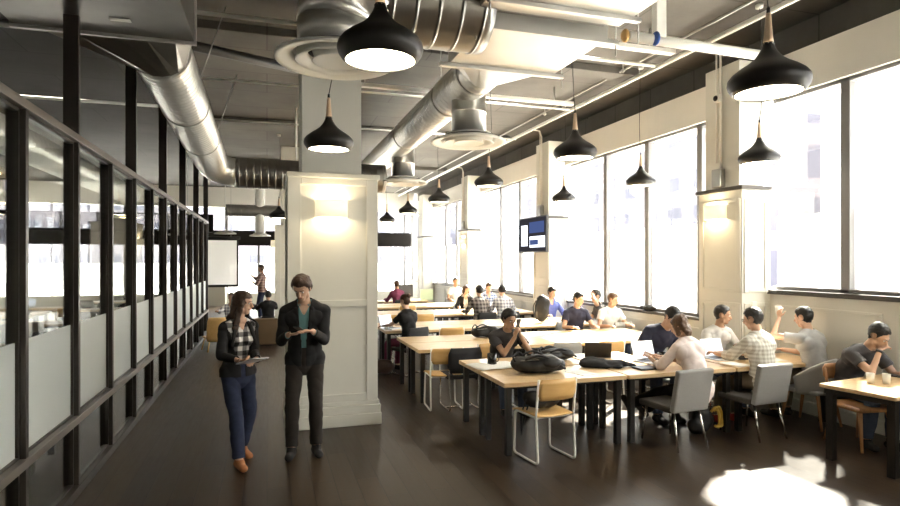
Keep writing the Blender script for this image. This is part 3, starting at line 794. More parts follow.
def make_simple(fab):
    r = empty('padded_sled_chair'); r['category'] = 'chair'
    MB().box(-.22, .22, -.20, .23, .41, .46).build('seat', fab, parent=r, bevel=.02)
    curved_slab(-.225, .225, .50, .83, -.23, .032, .04, lean=.16).build('backrest', fab, parent=r)
    for s in (-1, 1):
        x = s * .20
        MB().tube(round_path([(x, -.215, .55), (x, -.20, .43), (x, -.235, .012), (x, .22, .012), (x, .20, .415)], .05), .010, 8).build('side_frame', 'chrome', parent=r)
    MB().tube([(-.2, .0, .012), (.2, .0, .012)], .009, 8).build('cross_bar', 'chrome', parent=r)
    return r
def make_shell(fab='light_fabric', back=True):
    r = empty('shell_armchair' if back else 'wooden_chair'); r['category'] = 'chair'
    vs = []; fs = []; n_, m_ = 20, 7
    for j in range(m_ + 1):
        t = j / m_
        for i in range(n_ + 1):
            a = pi * (i / n_) + pi      # from -x round the back to +x
            top = (.60 + .22 * sin(pi * i / n_)) if back else (.62 + .16 * sin(pi * i / n_))
            z = .40 + (top - .40) * t
            rr = .23 + .07 * t; vs.append((rr * cos(a) * 1.05, rr * sin(a) * 1.0 + .03, z))
    for j in range(m_):
        for i in range(n_): a = j * (n_ + 1) + i; fs.append((a, a + 1, a + n_ + 2, a + n_ + 1))
    if back: MB().add(vs, fs, True).build('shell', fab, parent=r, solid=.03)
    else:
        curved_slab(-.21, .21, .66, .82, -.24, .018, .05, lean=.1).build('backrest', 'wood_mid', parent=r)
        for s in (-1, 1): MB().tube([(s * .17, -.19, .42), (s * .185, -.245, .78)], .014, 8).build('back_post', 'wood_mid', parent=r)
    MB().box(-.225, .225, -.20, .24, .40, .45).build('seat', fab if back else 'wood_mid', parent=r, bevel=.02)
    for sx in (-1, 1):
        for (y0, y1) in ((-.16, -.23), (.18, .25)):
            MB().tube([(sx * .16, y0, .41), (sx * .205, y1, .006)], [.022, .013], 10).build('leg', 'wood_mid', parent=r)
    return r
protos = {'wood': [make_sled('wood_light', 'wood_light', 'white_metal'), False], 'pad': [make_padded(), False], 'dark': [make_simple('dark_fabric'), False],
          'light': [make_simple('light_fabric'), False], 'shell': [make_shell(), False], 'wchair': [make_shell('wood_mid', False), False]}
def chair(kind, x, y, deg, label, group=None):
    p = protos[kind]; o = place(p[0], p[1], (x, y, 0), radians(deg), label, group); p[1] = True; return o
chair('wood', 2.64, 5.31, 7, 'empty wood chair with white sled frame and a bag on it, nearest the camera')
chair('pad', 4.14, 5.26, 6, 'grey padded chair with chrome legs holding the person in the pink shirt')
chair('pad', 5.20, 5.27, 4, 'grey padded chair with chrome legs holding the person in the checked shirt')
chair('shell', 6.18, 5.36, 12, 'pale shell armchair with wooden legs under the person in the grey tee')
chair('wchair', 5.98, 4.62, 172, 'wooden chair behind the table at the right edge')
chair('wood', 2.95, 7.22, 180, 'wood chair with white frame under the person holding a phone')
chair('dark', 2.45, 7.42, 0, 'dark grey chair at the second row, beside the person holding a phone')
chair('wood', 2.25, 7.50, -4, 'wood chair at the aisle end of the second row')
for (k, x, lab) in (('light', 3.96, 'grey chair between the two backpacks and the second row'), ('wood', 4.66, 'wood backed chair with white frame behind the dark tablet'), ('dark', 5.35, 'dark chair at the second row behind the leaning person in navy')):
    chair(k, x, 7.48, 0, lab)
chair('light', 4.92, 6.42, 180, 'grey chair under the leaning person in the navy shirt')
chair('light', 5.66, 6.42, 180, 'pale chair under the person in the light tee by the column')
chair('dark', 2.33, 9.82, 25, 'dark chair under the person in the black tee')
chair('light', 2.20, 10.95 + .5, 180, 'grey chair across the table from the person in the black tee')
chair('light', 3.72, 9.70, 0, 'light grey empty chair at the middle of the third row')
chair('dark', 4.60, 12.22, 0, 'dark chair under the person in the dark plaid shirt')
chair('dark', 5.16, 12.25, 0, 'dark chair under the person in the light plaid shirt')
for (x, y, lab) in ((5.32, 9.48, 'chair under the person in the navy polo'), (6.02, 9.48, 'chair under the person in the white tee'), (5.95, 11.72, 'chair under the person in the blue shirt'), (4.88, 14.35, 'chair under the dark haired person in the black jacket'), (5.49, 14.35, 'chair under the person in the blue plaid shirt'), (5.38, 16.75, 'chair under the farthest person facing the camera')):
    chair('light', x, y, 180, 'grey ' + lab)
chair('light', 6.2, 10.12 - .55, 10, 'grey chair under the person with hand at ear in a dark tee')
chair('dark', 3.68, 16.9, 15, 'dark chair under the person in the maroon top')
for (x, y, lab) in ((3.0, 9.72, 'third row next to the light grey chair'), (3.2, 12.3, 'fourth row, aisle half'), (2.4, 14.7, 'fifth row, aisle end'), (3.4, 14.7, 'fifth row, middle'), (2.6, 12.3, 'fourth row, aisle end')):
    chair('wood', x, y, 0, 'wood backed chair, camera side, ' + lab)

# ------------------------------------------------------------------ laptops and small things on tables
def make_laptop(x, y, deg, label, ang=108, body='laptop_alu', scr='screen_glow', z=.738, s=1.0, nm='laptop'):
    """screen faces local -y"""
    r = empty(nm, (x, y, z), radians(deg)); tag(r, label, nm)
    MB().box(-.17 * s, .17 * s, -.12 * s, .12 * s, 0, .014).build('base', body, parent=r, bevel=.004)
    MB().box(-.145 * s, .145 * s, -.03 * s, .10 * s, .0142, .0152).build('keyboard', 'laptop_dark', parent=r)
    m_ = Matrix.Translation((0, .118 * s, .016)) @ Matrix.Rotation(-radians(ang - 90), 4, 'X')
    MB().box(-.17 * s, .17 * s, 0, .007, 0, .225 * s, m_).build('lid', body, parent=r, bevel=.003)
    MB().box(-.157 * s, .157 * s, -.0015, -.0005, .014, .212 * s, m_).build('screen', scr, parent=r)
    return r
make_laptop(4.42, 5.98, 8, 'open silver laptop with a pale page in front of the person in pink', s=1.0)
make_laptop(5.37, 5.90, 4, 'open silver laptop in front of the person in the checked shirt', s=1.0)
make_laptop(5.66, 5.88, 165, 'open dark laptop in front of the person in the light tee', 112, 'laptop_dark', 'screen_dim')
make_laptop(4.02, 6.55, 150, 'dark tablet on a stand between the jacket and the wood backed chair', 120, 'laptop_dark', 'screen_dim', .738, .95)
make_laptop(6.42, 4.45, 188, 'open dark laptop at the right edge of the picture', 105, 'laptop_dark', 'screen_glow')
make_laptop(2.14, 10.30, 40, 'silver laptop left of the person in the black tee', 105)
make_laptop(5.1, 13.0, 0, 'silver laptop before the person in the light plaid shirt', 110)
make_laptop(2.85, 17.8, 0, 'silver laptop at the sixth row beside the monitor', 110)
mo = empty('monitor', (4.05, 17.75, .738), radians(8)); tag(mo, 'black desktop monitor behind the person in maroon', 'monitor')
MB().box(-.30, .30, -.02, .02, .10, .48).build('display', 'laptop_dark', parent=mo, bevel=.006)
MB().box(-.03, .03, -.01, .02, 0, .12).box(-.12, .12, -.08, .08, 0, .012).build('stand', 'laptop_dark', parent=mo, bevel=.003)
mb_ = bpy.data.objects
wbd = empty('desk_chart', (4.75, 17.6, .738), radians(-10)); tag(wbd, 'small pale green board leaning on the sixth row', 'board')
MB().box(-.2, .2, -.01, .01, 0, .34, Matrix.Rotation(radians(-14), 4, 'X')).build('board', mat('pale_green', (.55, .66, .45), .7), parent=wbd)

def make_mug(x, y, z, label, m='mug_black', h=.10, r0=.041):
    r = empty('mug', (x, y, z)); tag(r, label, 'mug')
    MB().lathe([(0, 0), (r0 * .9, 0), (r0, .01), (r0, h), (r0 * .9, h), (r0 * .88, .012), (0, .011)], 24).build('cup_body', m, parent=r)
    MB().tube([(r0, 0, h * .8), (r0 + .025, 0, h * .75), (r0 + .03, 0, h * .45), (r0 + .018, 0, h * .25), (r0 - .002, 0, h * .22)], .005, 8).build('handle', m, parent=r)
    return r
mg = make_mug(2.51, 6.38, .74, 'black mug standing on the spread newspaper', h=.13, r0=.055)
make_mug(4.55, 5.98, .738, 'dark mug between the two silver laptops', h=.11, r0=.05)
def make_glass(x, y, label, h=.11, nm='drinking_glass', m='tumbler', z=.738):
    o = MB().lathe([(0, .004), (.026, .004), (.034, h), (.0365, h), (.029, 0), (0, 0)], 20).build(nm, m); o.location = (x, y, z)
    tag(o, label, 'glass' if nm == 'drinking_glass' else 'cup'); return o
make_glass(2.66, 5.98, 'small clear glass between newspaper and black backpack')
make_glass(5.72, 4.30, 'white coffee cup on the right table, nearer the table end', .10, 'coffee_cup', 'white_paint')
make_glass(5.83, 4.22, 'white coffee cup on the right table, nearer the dark laptop', .10, 'coffee_cup', 'white_paint')
make_glass(2.10, 10.2, 'clear water glass at the aisle end of the third row', .13)
make_glass(2.0, 10.15, 'short clear glass at the corner of the third row', .09)
make_mug(2.0, 15.4, .738, 'dark mug on the fifth row at the aisle end')
nwp = MB(); vs = []; fs = []
for j in range(9):
    for i in range(11):
        vs.append((i * .055, j * .055, .006 + .008 * abs(sin(i * .6)) + .003 * sin(j * 1.3)))
for j in range(8):
    for i in range(10): a = j * 11 + i; fs.append((a, a + 1, a + 12, a + 11))
o = nwp.add(vs, fs, True).build('newspaper', 'paper', solid=.003); o.location = (2.26, 6.02, .7385); o.rotation_euler = (0, 0, radians(8)); tag(o, 'spread white newspaper under the black mug on the nearest table', 'newspaper')
for (x, y, rz, lab) in ((3.25, 5.62, 15, 'white sheets between the near backpack and the dark jacket'), (5.25, 5.55, 5, 'white sheet on the table beside the checked shirt'), (5.95, 5.7, -12, 'white sheet near the column end of the nearest row'), (4.4, 8.2, 9, 'white sheet on the second row before the navy polo'), (4.6, 10.4, -5, 'white sheet on the third row in the sun')):
    o = MB().box(-.105, .105, -.148, .148, 0, .004).build('paper_sheet', 'paper'); o.location = (x, y, .7385); o.rotation_euler = (0, 0, radians(rz)); tag(o, lab, 'paper')
nb = MB().box(-.12, .12, -.09, .09, 0, .02).build('notebook', 'laptop_dark', bevel=.003); nb.location = (4.06, 5.62, .7385); tag(nb, 'dark closed notebook beside the pink shirt laptop', 'notebook')

# lumpy bags: remeshed unions of blobs
def remesh_build(mb, name, m, parent=None, voxel=.012, smooth=6, noise_amp=0.0, noise_f=9.0, fold=None):
    me = bpy.data.meshes.new(name + '_src'); me.from_pydata(mb.v, [], mb.f)
    bm = bmesh.new(); bm.from_mesh(me); bmesh.ops.recalc_face_normals(bm, faces=bm.faces); bm.to_mesh(me); bm.free()
    t = bpy.data.objects.new('tmp', me); COL.objects.link(t)
    md = t.modifiers.new('r', 'REMESH'); md.mode = 'VOXEL'; md.voxel_size = voxel; md.use_smooth_shade = True
    if smooth: s_ = t.modifiers.new('s', 'SMOOTH'); s_.factor = .5; s_.iterations = smooth
    dg = bpy.context.evaluated_depsgraph_get(); dg.update()
    me2 = bpy.data.meshes.new_from_object(t.evaluated_get(dg), depsgraph=dg); me2.name = name
    bpy.data.objects.remove(t); bpy.data.meshes.remove(me)
    if noise_amp:
        for v in me2.vertices:
            v.co += v.normal * noise.noise(v.co * noise_f) * noise_amp
    me2.materials.clear(); me2.materials.append(M[m] if isinstance(m, str) else m)
    me2.polygons.foreach_set('use_smooth', [True] * len(me2.polygons))
    o = bpy.data.objects.new(name, me2)
    COL.objects.link(o)
    if parent: o.parent = parent
    return o
def make_backpack(x, y, z, deg, label, L=.56, W=.34, H=.19, upright=False):
    r = empty('backpack', (x, y, z), radians(deg)); tag(r, label, 'backpack')
    b = MB().ell((0, 0, H * .48), (L * .5, W * .48, H * .5)); b.cap((-L * .28, 0, H * .45), (L * .28, 0, H * .38), W * .43, W * .37, .95 * H / W, (0, 1, 0))
    b.ell((L * .1, -W * .2, H * .62), (L * .26, W * .26, H * .38))
    bd = remesh_build(b, 'bag_body', 'bag_black', r, .012, 5, .022, 8)
    zmin = min(v.co.z for v in bd.data.vertices)
    for v in bd.data.vertices: v.co.z = max(v.co.z - zmin - .012, .001)
    p = remesh_build(MB().ell((L * .16, -W * .30, H * .62), (L * .2, W * .24, H * .30)), 'front_pocket', 'bag_black', r, .012, 4, .012, 11)
    MB().tube(round_path([(-L * .42, -W * .1, H * .55), (-L * .50, -W * .05, H * .85), (-L * .36, .05, H * 1.1), (-L * .28, .05, H * .9)], .04), .011, 8).build('grab_handle', 'dark_fabric', parent=r)
    for s in (-1, 1):
        MB().tube(round_path([(-L * .3, s * W * .3, H * .8), (-L * .05, s * W * .38, H * 1.08), (L * .2, s * W * .42, H * .75), (L * .42, s * W * .35, H * .3)], .06), .012, 8).build('shoulder_strap', 'dark_fabric', parent=r)
    MB().tube([(-L * .38, -W * .28, H * .72), (-.05, -W * .36, H * .80), (L * .3, -W * .33, H * .62)], .004, 6).build('zipper', 'steel', parent=r)
    if upright: r.rotation_euler = (0, radians(82), radians(deg))
    return r
make_backpack(2.83, 5.80, .738, -12, 'black backpack lying on the table nearest the camera', .60, .42, .20)
make_backpack(3.38, 6.45, .738, 5, 'black backpack lying behind the nearer one, on the far half of the table', .50, .34, .15)
make_backpack(5.18, 10.35, 1.0, 95, 'black backpack standing upright on the third row', .50, .34, .22, True)
make_backpack(3.35, 8.75, .738, 0, 'black bag on the second row behind the head of the person with the phone', .5, .3, .18)
jk = empty('jacket', (3.72, 5.86, .739), radians(-14)); tag(jk, 'crumpled black jacket lying on the table beside the backpacks', 'jacket')
b = MB().ell((-.16, 0, .045), (.17, .13, .06)).ell((.05, 0, .035), (.22, .11, .045)).cap((-.05, .03, .05), (.30, -.03, .022), .055, .028, .6, (0, 1, 0)).cap((-.2, -.08, .03), (.12, -.12, .02), .045, .03, .6, (0, 1, 0))
remesh_build(b, 'jacket_body', 'c_black', jk, .011, 4, .02, 12)
for v in jk.children[0].data.vertices: v.co.z = max(v.co.z, .001)
# bag on the empty chair and bag on the floor
cb = empty('shoulder_bag', (2.66, 5.36, .47), radians(5)); tag(cb, 'black bag slumped on the seat of the empty wood chair', 'bag')
remesh_build(MB().ell((0, 0, .08), (.20, .14, .08)).ell((-.1, .03, .10), (.1, .1, .08)), 'bag_body', 'bag_black', cb, .012, 4, .02, 10)
MB().tube([(-.19, 0, .10), (-.24, .02, -.05), (-.235, .02, -.26), (-.22, .0, -.10), (-.17, -.02, .08)], .008, 6).build('hanging_strap', 'dark_fabric', parent=cb)
fb = empty('tote_bag', (4.72, 5.50, 0), radians(20)); tag(fb, 'black bag with yellow straps on the floor under the table', 'bag')
remesh_build(MB().ell((0, 0, .15), (.16, .12, .15)).ell((-.08, 0, .1), (.14, .11, .1)), 'bag_body', 'bag_black', fb, .014, 4, .02, 9)
for v in fb.children[0].data.vertices: v.co.z = max(v.co.z, .002)
for dx in (.12, .18): 
    pts = round_path([(dx - .06, -.08, .24), (dx - .01, -.11, .30), (dx + .05, -.12, .20), (dx + .03, -.13, .06), (dx - .06, -.13, .09)], .04)
    MB().tube(pts, .016, 8).build('yellow_strap', 'strap_yellow', parent=fb)
fb2 = empty('handbag', (1.92, 9.95, 0), 0); tag(fb2, 'brown bag on the floor beside the third row at the aisle', 'bag')
remesh_build(MB().ell((0, 0, .13), (.2, .12, .13)), 'bag_body', mat('bag_brown', (.06, .03, .02), .5), fb2, .014, 3, .02, 9)
for v in fb2.children[0].data.vertices: v.co.z = max(v.co.z, .002)

sb_ = empty('sill_bag', (6.60, 9.05, 1.052), radians(90)); tag(sb_, 'flat black bag lying on the window ledge beside the wide window', 'bag')
remesh_build(MB().ell((0, 0, .05), (.24, .07, .05)), 'bag_body', 'bag_black', sb_, .012, 3, .02, 12)
for v in sb_.children[0].data.vertices: v.co.z = max(v.co.z, .001)

# lounge furniture at the end of the aisle
so = empty('sofa', (-.16, 14.3, 0)); tag(so, 'olive brown low sofa at the end of the aisle', 'sofa')
mat('sofa_brown', (.16, .10, .05), .8, var=.1)
MB().box(-.42, .40, -.20, .0, .02, .62).build('backrest', 'sofa_brown', parent=so, bevel=.03)
MB().box(-.42, .40, 0, .45, .02, .34).build('seat', 'sofa_brown', parent=so, bevel=.03)
lc = empty('lounge_chair', (-1.06, 13.7, 0), radians(20)); lc.scale = (.82, .82, .82); tag(lc, 'light slatted wood lounge chair beside the end of the partition', 'chair')
curved_slab(-.32, .32, .28, .92, -.25, .02, .16, 14, 6, .25).build('slatted_back', 'wood_light', parent=lc)
MB().box(-.28, .28, -.25, .3, .33, .38).build('seat', 'wood_light', parent=lc, bevel=.02)
for sx in (-1, 1):
    for y in (-.22, .26): MB().tube([(sx * .22, y, .34), (sx * .28, y * 1.2, .006)], .018, 8).build('leg', 'wood_light', parent=lc)

# ------------------------------------------------------------------ glazed room contents
for i, (x, y) in enumerate(((-4.2, 9.5), (-6.6, 9.5), (-4.6, 13.0), (-7.2, 13.0), (-5.0, 16.5), (-8.0, 16.5), (-5.4, 19.5), (-3.4, 6.2))):
    wh = ('nearest the glass', 'second from the glass')[i % 2]
    place(proto, True, (x, y, 0), 0, 'light wood desk in the glazed room, %s %s' % (('first line', 'second line', 'third line', 'far line')[i // 2], wh), 'desks in the glazed room')
    kk = ('dark', 'wood', 'light')[i % 3]
    chair(kk, x + .45, y - .22, 0, 'office chair in the glazed room at the %s desk %s' % (('first line', 'second line', 'third line', 'far line')[i // 2], wh), 'chairs in the glazed room')
    chair('light' if i % 2 else 'dark', x + .9, y + .95, 180, 'office chair across the %s desk in the glazed room, %s' % (('first line', 'second line', 'third line', 'far line')[i // 2], wh), 'chairs in the glazed room')
for i, (x, y, z, lab) in enumerate(((-3.0, 7.6, 2.9, 'nearest'), (-4.3, 11.5, 2.9, 'second'), (-6.0, 15.5, 2.9, 'third'), (-8.2, 15.5, 2.9, 'fourth'), (-2.9, 14.5, 2.9, 'fifth'))):
    r = empty('dome_lamp', (x, y, z)); tag(r, 'wide lit dome lamp inside the glazed room, %s from the camera' % lab, 'pendant lamp')
    MB().lathe([(.03, .2), (.06, .18), (.14, .12), (.27, .05), (.34, 0), (.335, 0), (.26, .04), (.12, .10)], 32).build('lamp_shade', 'duct_white', parent=r)
    MB().lathe([(0, .01), (.20, .012), (.20, .02), (0, .02)], 24).build('glowing_disc', 'warm_glow', parent=r)
    MB().tube([(0, 0, .2), (0, 0, CZ - z)], .006, 6).build('cord', 'cord', parent=r)
o = empty('round_duct', (-3.9, 5.5, 3.9)); tag(o, 'ribbed round duct high inside the glazed room', 'duct')
ducttube(MB(), [(0, 0, 0), (0, 14, 0)], .28, .2, 28).build('duct_run', 'galv', parent=o)
o = empty('round_duct', (-7.4, 5.5, 3.9)); tag(o, 'second ribbed duct deeper inside the glazed room', 'duct')
ducttube(MB(), [(0, 0, 0), (0, 14, 0)], .28, .2, 28).build('duct_run', 'galv', parent=o)

# ------------------------------------------------------------------ people
V = Vector
def rotv(v, axis, deg): return Matrix.Rotation(radians(deg), 3, axis) @ v
def ik(a, t, l1, l2, pole):
    d = t - a; L = d.length; L2 = min(L, (l1 + l2) * .995)
    u = d.normalized(); x = (l1 * l1 - l2 * l2 + L2 * L2) / (2 * L2); h = sqrt(max(l1 * l1 - x * x, 0))
    p = V(pole); p = p - u * p.dot(u)
    p = p.normalized() if p.length > 1e-4 else u.orthogonal().normalized()
    return a + u * x + p * h, a + u * L2
def make_person(x, y, deg, label, h=1.76, seat=None, lean=0, bend=0, twist=0, side=0, hyaw=0, hpitch=0, hroll=0, hands=None, hdir=None, feet=None, knees=None,
                skin='skin_a', hair='hair_black', hstyle='short', top='c_grey', topkind='short', jacket=None, pants='c_denim', shoes='c_shoe', voxel=.013,
                female=False, eyes=False, glasses_=False, watch=False, tuck=False, curl=35):
    S = h / 1.8
    root = empty('person', (x, y, 0), radians(deg)); tag(root, label, 'person')
    pz = (seat + .105) if seat else .95 * S
    P = V((0, 0, pz))
    if seat: P = V((0, -.06, pz))
    # torso frames
    R0 = V((1, 0, 0)); Z = V((0, 0, 1))
    U1 = rotv(Z, 'X', -lean * .6); U2 = rotv(Z, 'X', -(lean + bend)); U1 = rotv(U1, 'Y', side * .5); U2 = rotv(U2, 'Y', side)
    Rt = Matrix.Rotation(radians(twist), 3, U2) @ R0; Rt = (Rt - U2 * Rt.dot(U2)).normalized(); Ft = U2.cross(Rt).normalized()   # forward
    F1 = U1.cross(R0).normalized()
    ws = (.86 if female else 1.0)
    W = P + U1 * .20 * S                      # waist top
    C = W + U2 * .20 * S                      # upper chest
    N = W + U2 * .335 * S                     # neck base
    seg = []; b = MB()
    def cap(lbl, p0, p1, r0, r1, flat=1.0, side_=None, n=16, reg=True):
        b.cap(p0, p1, r0 * S, r1 * S, flat, side_, n)
        if reg: seg.append((lbl, V(p0), V(p1), r0 * S, r1 * S))
    # pelvis & torso
    hipw = .094 if not female else .092
    cap('pelvis', P - U1 * .02, P + U1 * .09 * S, .155 if not female else .160, .148 if not female else .135, .72, R0, 20)
    cap('torso', P + U1 * .12 * S, W + U2 * .02 * S, .142 if not female else .122, .145 if not female else .125, .72, R0, 20)
    cap('torso', W, C, .148 if not female else .128, .160 * ws, .68, Rt, 20)
    cap('torso', C - Rt * .10 * S * ws, C + Rt * .10 * S * ws, .095, .095, 1.05, U2, 16)
    if female:
        for s in (-1, 1): b.ell(W + U2 * .14 * S + Rt * s * .065 * S + Ft * .065 * S, (.06 * S, .06 * S, .06 * S))
    sw = .178 * ws
    SH = [C + U2 * .058 * S + Rt * s * sw * S for s in (-1, 1)]
    for s in (0, 1):
        cap('torso', N + U2 * .005, SH[s] + U2 * .012 * S, .062, .050, .8, Ft, 12)
    b.ell(P - F1 * .055 * S - U1 * .03, (.135 * S, .09 * S, .11 * S))
    # neck & head
    HY = Matrix.Rotation(radians(hyaw), 3, U2 if not seat else Z)
    Hf = HY @ (Ft if abs(twist) < 1 else Ft); Hf = V((Hf.x, Hf.y, Hf.z * .3)).normalized(); Hr = Hf.cross(Z).normalized(); Hu = Z.copy()
    q = Matrix.Rotation(radians(-hpitch), 3, Hr); Hf = q @ Hf; Hu = q @ Hu
    if hroll: q = Matrix.Rotation(radians(hroll), 3, Hf); Hu = q @ Hu; Hr = q @ Hr
    Hc = N + (U2 * .6 + Hu * .4).normalized() * .105 * S + Hu * .085 * S + Hf * .018 * S
    cap('neck', N - U2 * .02, Hc - Hu * .06 * S - Hf * .015 * S, .060 * (.88 if female else 1), .052 * (.88 if female else 1), 1, None, 14)
    HM = Matrix((Hr, Hf, Hu)).transposed()
    def hp(a, f, u): return Hc + (Hr * a + Hf * f + Hu * u) * S
    b.ell(hp(0, -.005, .018), (.076 * S, .097 * S, .098 * S), 20, 12, HM); seg.append(('head', hp(0, -.005, .018), hp(0, 0, .02), .09 * S, .09 * S))
    b.cap(hp(0, .030, -.01), hp(0, .052, -.088), .066 * S, .034 * S, .85, Hr, 16); seg.append(('head', hp(0, .03, -.01), hp(0, .052, -.088), .066 * S, .036 * S))
    b.cap(hp(-.03, .015, -.075), hp(.03, .015, -.075), .038 * S, .038 * S, .8, Hu, 10)
    b.cap(hp(0, .090, .005), hp(0, .108, -.030), .009 * S, .014 * S, 1, None, 10); b.ell(hp(0, .100, -.034), (.016 * S, .012 * S, .009 * S), 10, 6, HM)
    b.cap(hp(-.035, .082, .022), hp(.035, .082, .022), .012 * S, .012 * S, .7, Hu, 8)
    for s in (-1, 1): b.ell(hp(s * .078, -.008, -.01), (.010 * S, .020 * S, .033 * S), 10, 6, HM)
    b.cap(hp(-.022, .085, -.058), hp(.022, .085, -.058), .009 * S, .009 * S, 1, None, 8)
    # arms
    hands = hands or [(-.22, .38, .80 if seat else .86), (.22, .38, .80 if seat else .86)]
    wrists = []
    for s in (0, 1):
        sg = -1 if s == 0 else 1
        tgt = V(hands[s]) ; pole = (Rt * sg * .5 - Z * .9 - Ft * .35) if seat else (Rt * sg * .35 - Ft * .8 - Z * .4)
        el, wr = ik(SH[s], tgt, .285 * S, .255 * S, pole)
        cap('uarm', SH[s], el, .048 * (ws), .039 * ws, 1, None, 14); cap('farm', el, wr, .039 * ws, .027 * ws, .85, None, 14)
        fd = (wr - el).normalized()
        if hdir and hdir[s]: fd = V(hdir[s]).normalized()
        pn = (V((0, 0, -1)) - fd * fd.dot(V((0, 0, -1))))
        pn = pn.normalized() if pn.length > .1 else Ft * -1
        if hdir and len(hdir) > 2 and hdir[2 + s]: pn = V(hdir[2 + s]); pn = (pn - fd * pn.dot(fd)).normalized()   # palm faces pn
        sd = fd.cross(pn).normalized() * (-1 if s == 0 else 1)     # thumb side
        k0 = wr + fd * .02 * S; k1 = wr + fd * .085 * S
        cap('hand', k0, k1, .030 * ws, .040 * ws, .36, sd, 14)
        for fi, (off, ln) in enumerate(((.030, .070), (.010, .078), (-.010, .073), (-.029, .057))):
            base = k1 + sd * off * S * ws; c1 = radians(curl * .6 + fi * 3); c2 = radians(curl * 1.5 + fi * 5)
            d1 = fd * cos(c1) + pn * sin(c1); d2 = fd * cos(c2) + pn * sin(c2)
            m1 = base + d1 * ln * .52 * S; e1 = m1 + d2 * ln * .48 * S
            b.cap(base, m1, .0088 * S, .0082 * S, 1, None, 10); b.cap(m1, e1, .0080 * S, .0066 * S, 1, None, 10)
            seg.append(('hand', base, m1, .009 * S, .008 * S)); seg.append(('hand', m1, e1, .008 * S, .007 * S))
        tb = k0 + sd * .026 * S + fd * .012 * S; t1 = tb + (sd * .7 + fd * .65 + pn * .25).normalized() * .042 * S; t2 = t1 + (sd * .25 + fd * .9 + pn * .35).normalized() * .032 * S
        b.cap(tb, t1, .013 * S, .010 * S, 1, None, 10); b.cap(t1, t2, .0095 * S, .0075 * S, 1, None, 10); seg.append(('hand', tb, t1, .012 * S, .010 * S)); seg.append(('hand', t1, t2, .010 * S, .008 * S))
        wrists.append((el, wr, fd, pn, sd))
    # legs
    feet = feet or ([(-.12, .40, .0), (.12, .40, .0)] if seat else [(-.10, .02, 0), (.11, 0, 0)])
    toes = [f[3] if len(f) > 3 else 0 for f in feet]; pitch = [f[4] if len(f) > 4 else 0 for f in feet]
    for s in (0, 1):
        sg = -1 if s == 0 else 1
        hip = P + R0 * sg * hipw * S - U1 * .0; ank = V((feet[s][0], feet[s][1] - .0, feet[s][2] + .085 * S))
        pole = V((sg * .12, 1, .35 if seat else 0))
        if knees: pole = V(knees[s])
        kn, an = ik(hip, ank, .445 * S, .435 * S, pole)
        cap('thigh', hip, kn, .081, .057, .95, R0, 18); cap('shank', kn, an, .056, .037, 1, None, 16)
        b.cap(kn.lerp(an, .15) - V((0, .012, 0)), kn.lerp(an, .5) - V((0, .01, 0)), .052 * S, .042 * S, 1, None, 12)
        ta = radians(toes[s]); pa = radians(pitch[s]); td = V((sin(ta) * sg, cos(ta) * cos(pa), sin(pa))).normalized()
        hl = an - V((0, 0, .05 * S)) - td * .035 * S; tp = an - V((0, 0, .056 * S)) + td * .145 * S
        if pitch[s]: up_ = V((0, -sin(pa), cos(pa))); hl = an - up_ * .05 * S - td * .035 * S; tp = an - up_ * .056 * S + td * .145 * S
        sdv = td.cross(Z)
        cap('foot', hl, tp, .040, .034, .82, sdv, 14); cap('foot', an - td * .01, (hl + tp) / 2 + V((0, 0, .01)), .040, .036, .9, sdv, 12)
    body = remesh_build(b, 'body', skin, root, voxel, 4 if voxel < .01 else 2)
    me = body.data; nv = len(me.vertices)
    co = np.empty(nv * 3, np.float32); me.vertices.foreach_get('co', co); co = co.reshape(-1, 3)
    no = np.array([v.normal[:] for v in me.vertices], dtype=np.float32)
    names = [s_[0] for s_ in seg]
    best = np.full(nv, 1e9, np.float32); lab = np.zeros(nv, int); tt = np.zeros(nv, np.float32)
    for i, (nm, p0, p1, r0, r1) in enumerate(seg):
        a = np.array(p0[:]); d = np.array((p1 - p0)[:]); L = max((d * d).sum(), 1e-9)
        t = ((co - a) @ d) / L; tc = np.clip(t, 0, 1); dist = np.linalg.norm(co - (a + tc[:, None] * d), axis=1) / (r0 + (r1 - r0) * tc) 
        m_ = dist < best; best[m_] = dist[m_]; lab[m_] = i; tt[m_] = t[m_]
    L_ = np.array(names)[lab]
    # faces
    nf = len(me.polygons); polys = [tuple(p.vertices) for p in me.polygons]
    def garment(name, sel, off, m, fold=.006, f=11.0, solid=.004, parent=None, relax=0):
        keep = [p for p in polys if all(sel[i] for i in p)]
        ids = sorted({i for p in keep for i in p}); 
        if not ids: return None
        mp = {i: k for k, i in enumerate(ids)}
        vs = []
        for i in ids:
            c = V(co[i]); n_ = V(no[i]); o_ = off[i] if hasattr(off, '__len__') else off
            vs.append(c + n_ * (o_ + (abs(noise.noise(c * f)) * fold if fold else 0)))
        mb = MB().add(vs, [tuple(mp[i] for i in p) for p in keep], True)
        g = bpy.data.meshes.new(name); g.from_pydata([tuple(v) for v in vs], [], mb.f); g.polygons.foreach_set('use_smooth', [True] * len(g.polygons)); g.materials.append(M[m])
        o = bpy.data.objects.new(name, g); COL.objects.link(o); o.parent = parent or root
        if relax: md = o.modifiers.new('relax', 'SMOOTH'); md.factor = .5; md.iterations = relax
        if solid: md = o.modifiers.new('solid', 'SOLIDIFY'); md.thickness = solid; md.offset = -1
        return o
    rel = co - np.array(W[:]); xr = rel @ np.array(Rt[:]); yf = rel @ np.array(Ft[:]); zu = rel @ np.array(U2[:])
    neckcut = (co - np.array(N[:])) @ np.array(U2[:])
    tor = np.isin(L_, ['torso']); pel = (L_ == 'pelvis'); th = (L_ == 'thigh')
    if seat: hem = pel | (th & (tt < .04))
    else: hem = (pel | th) & (co[:, 2] > P.z - .055 * S)
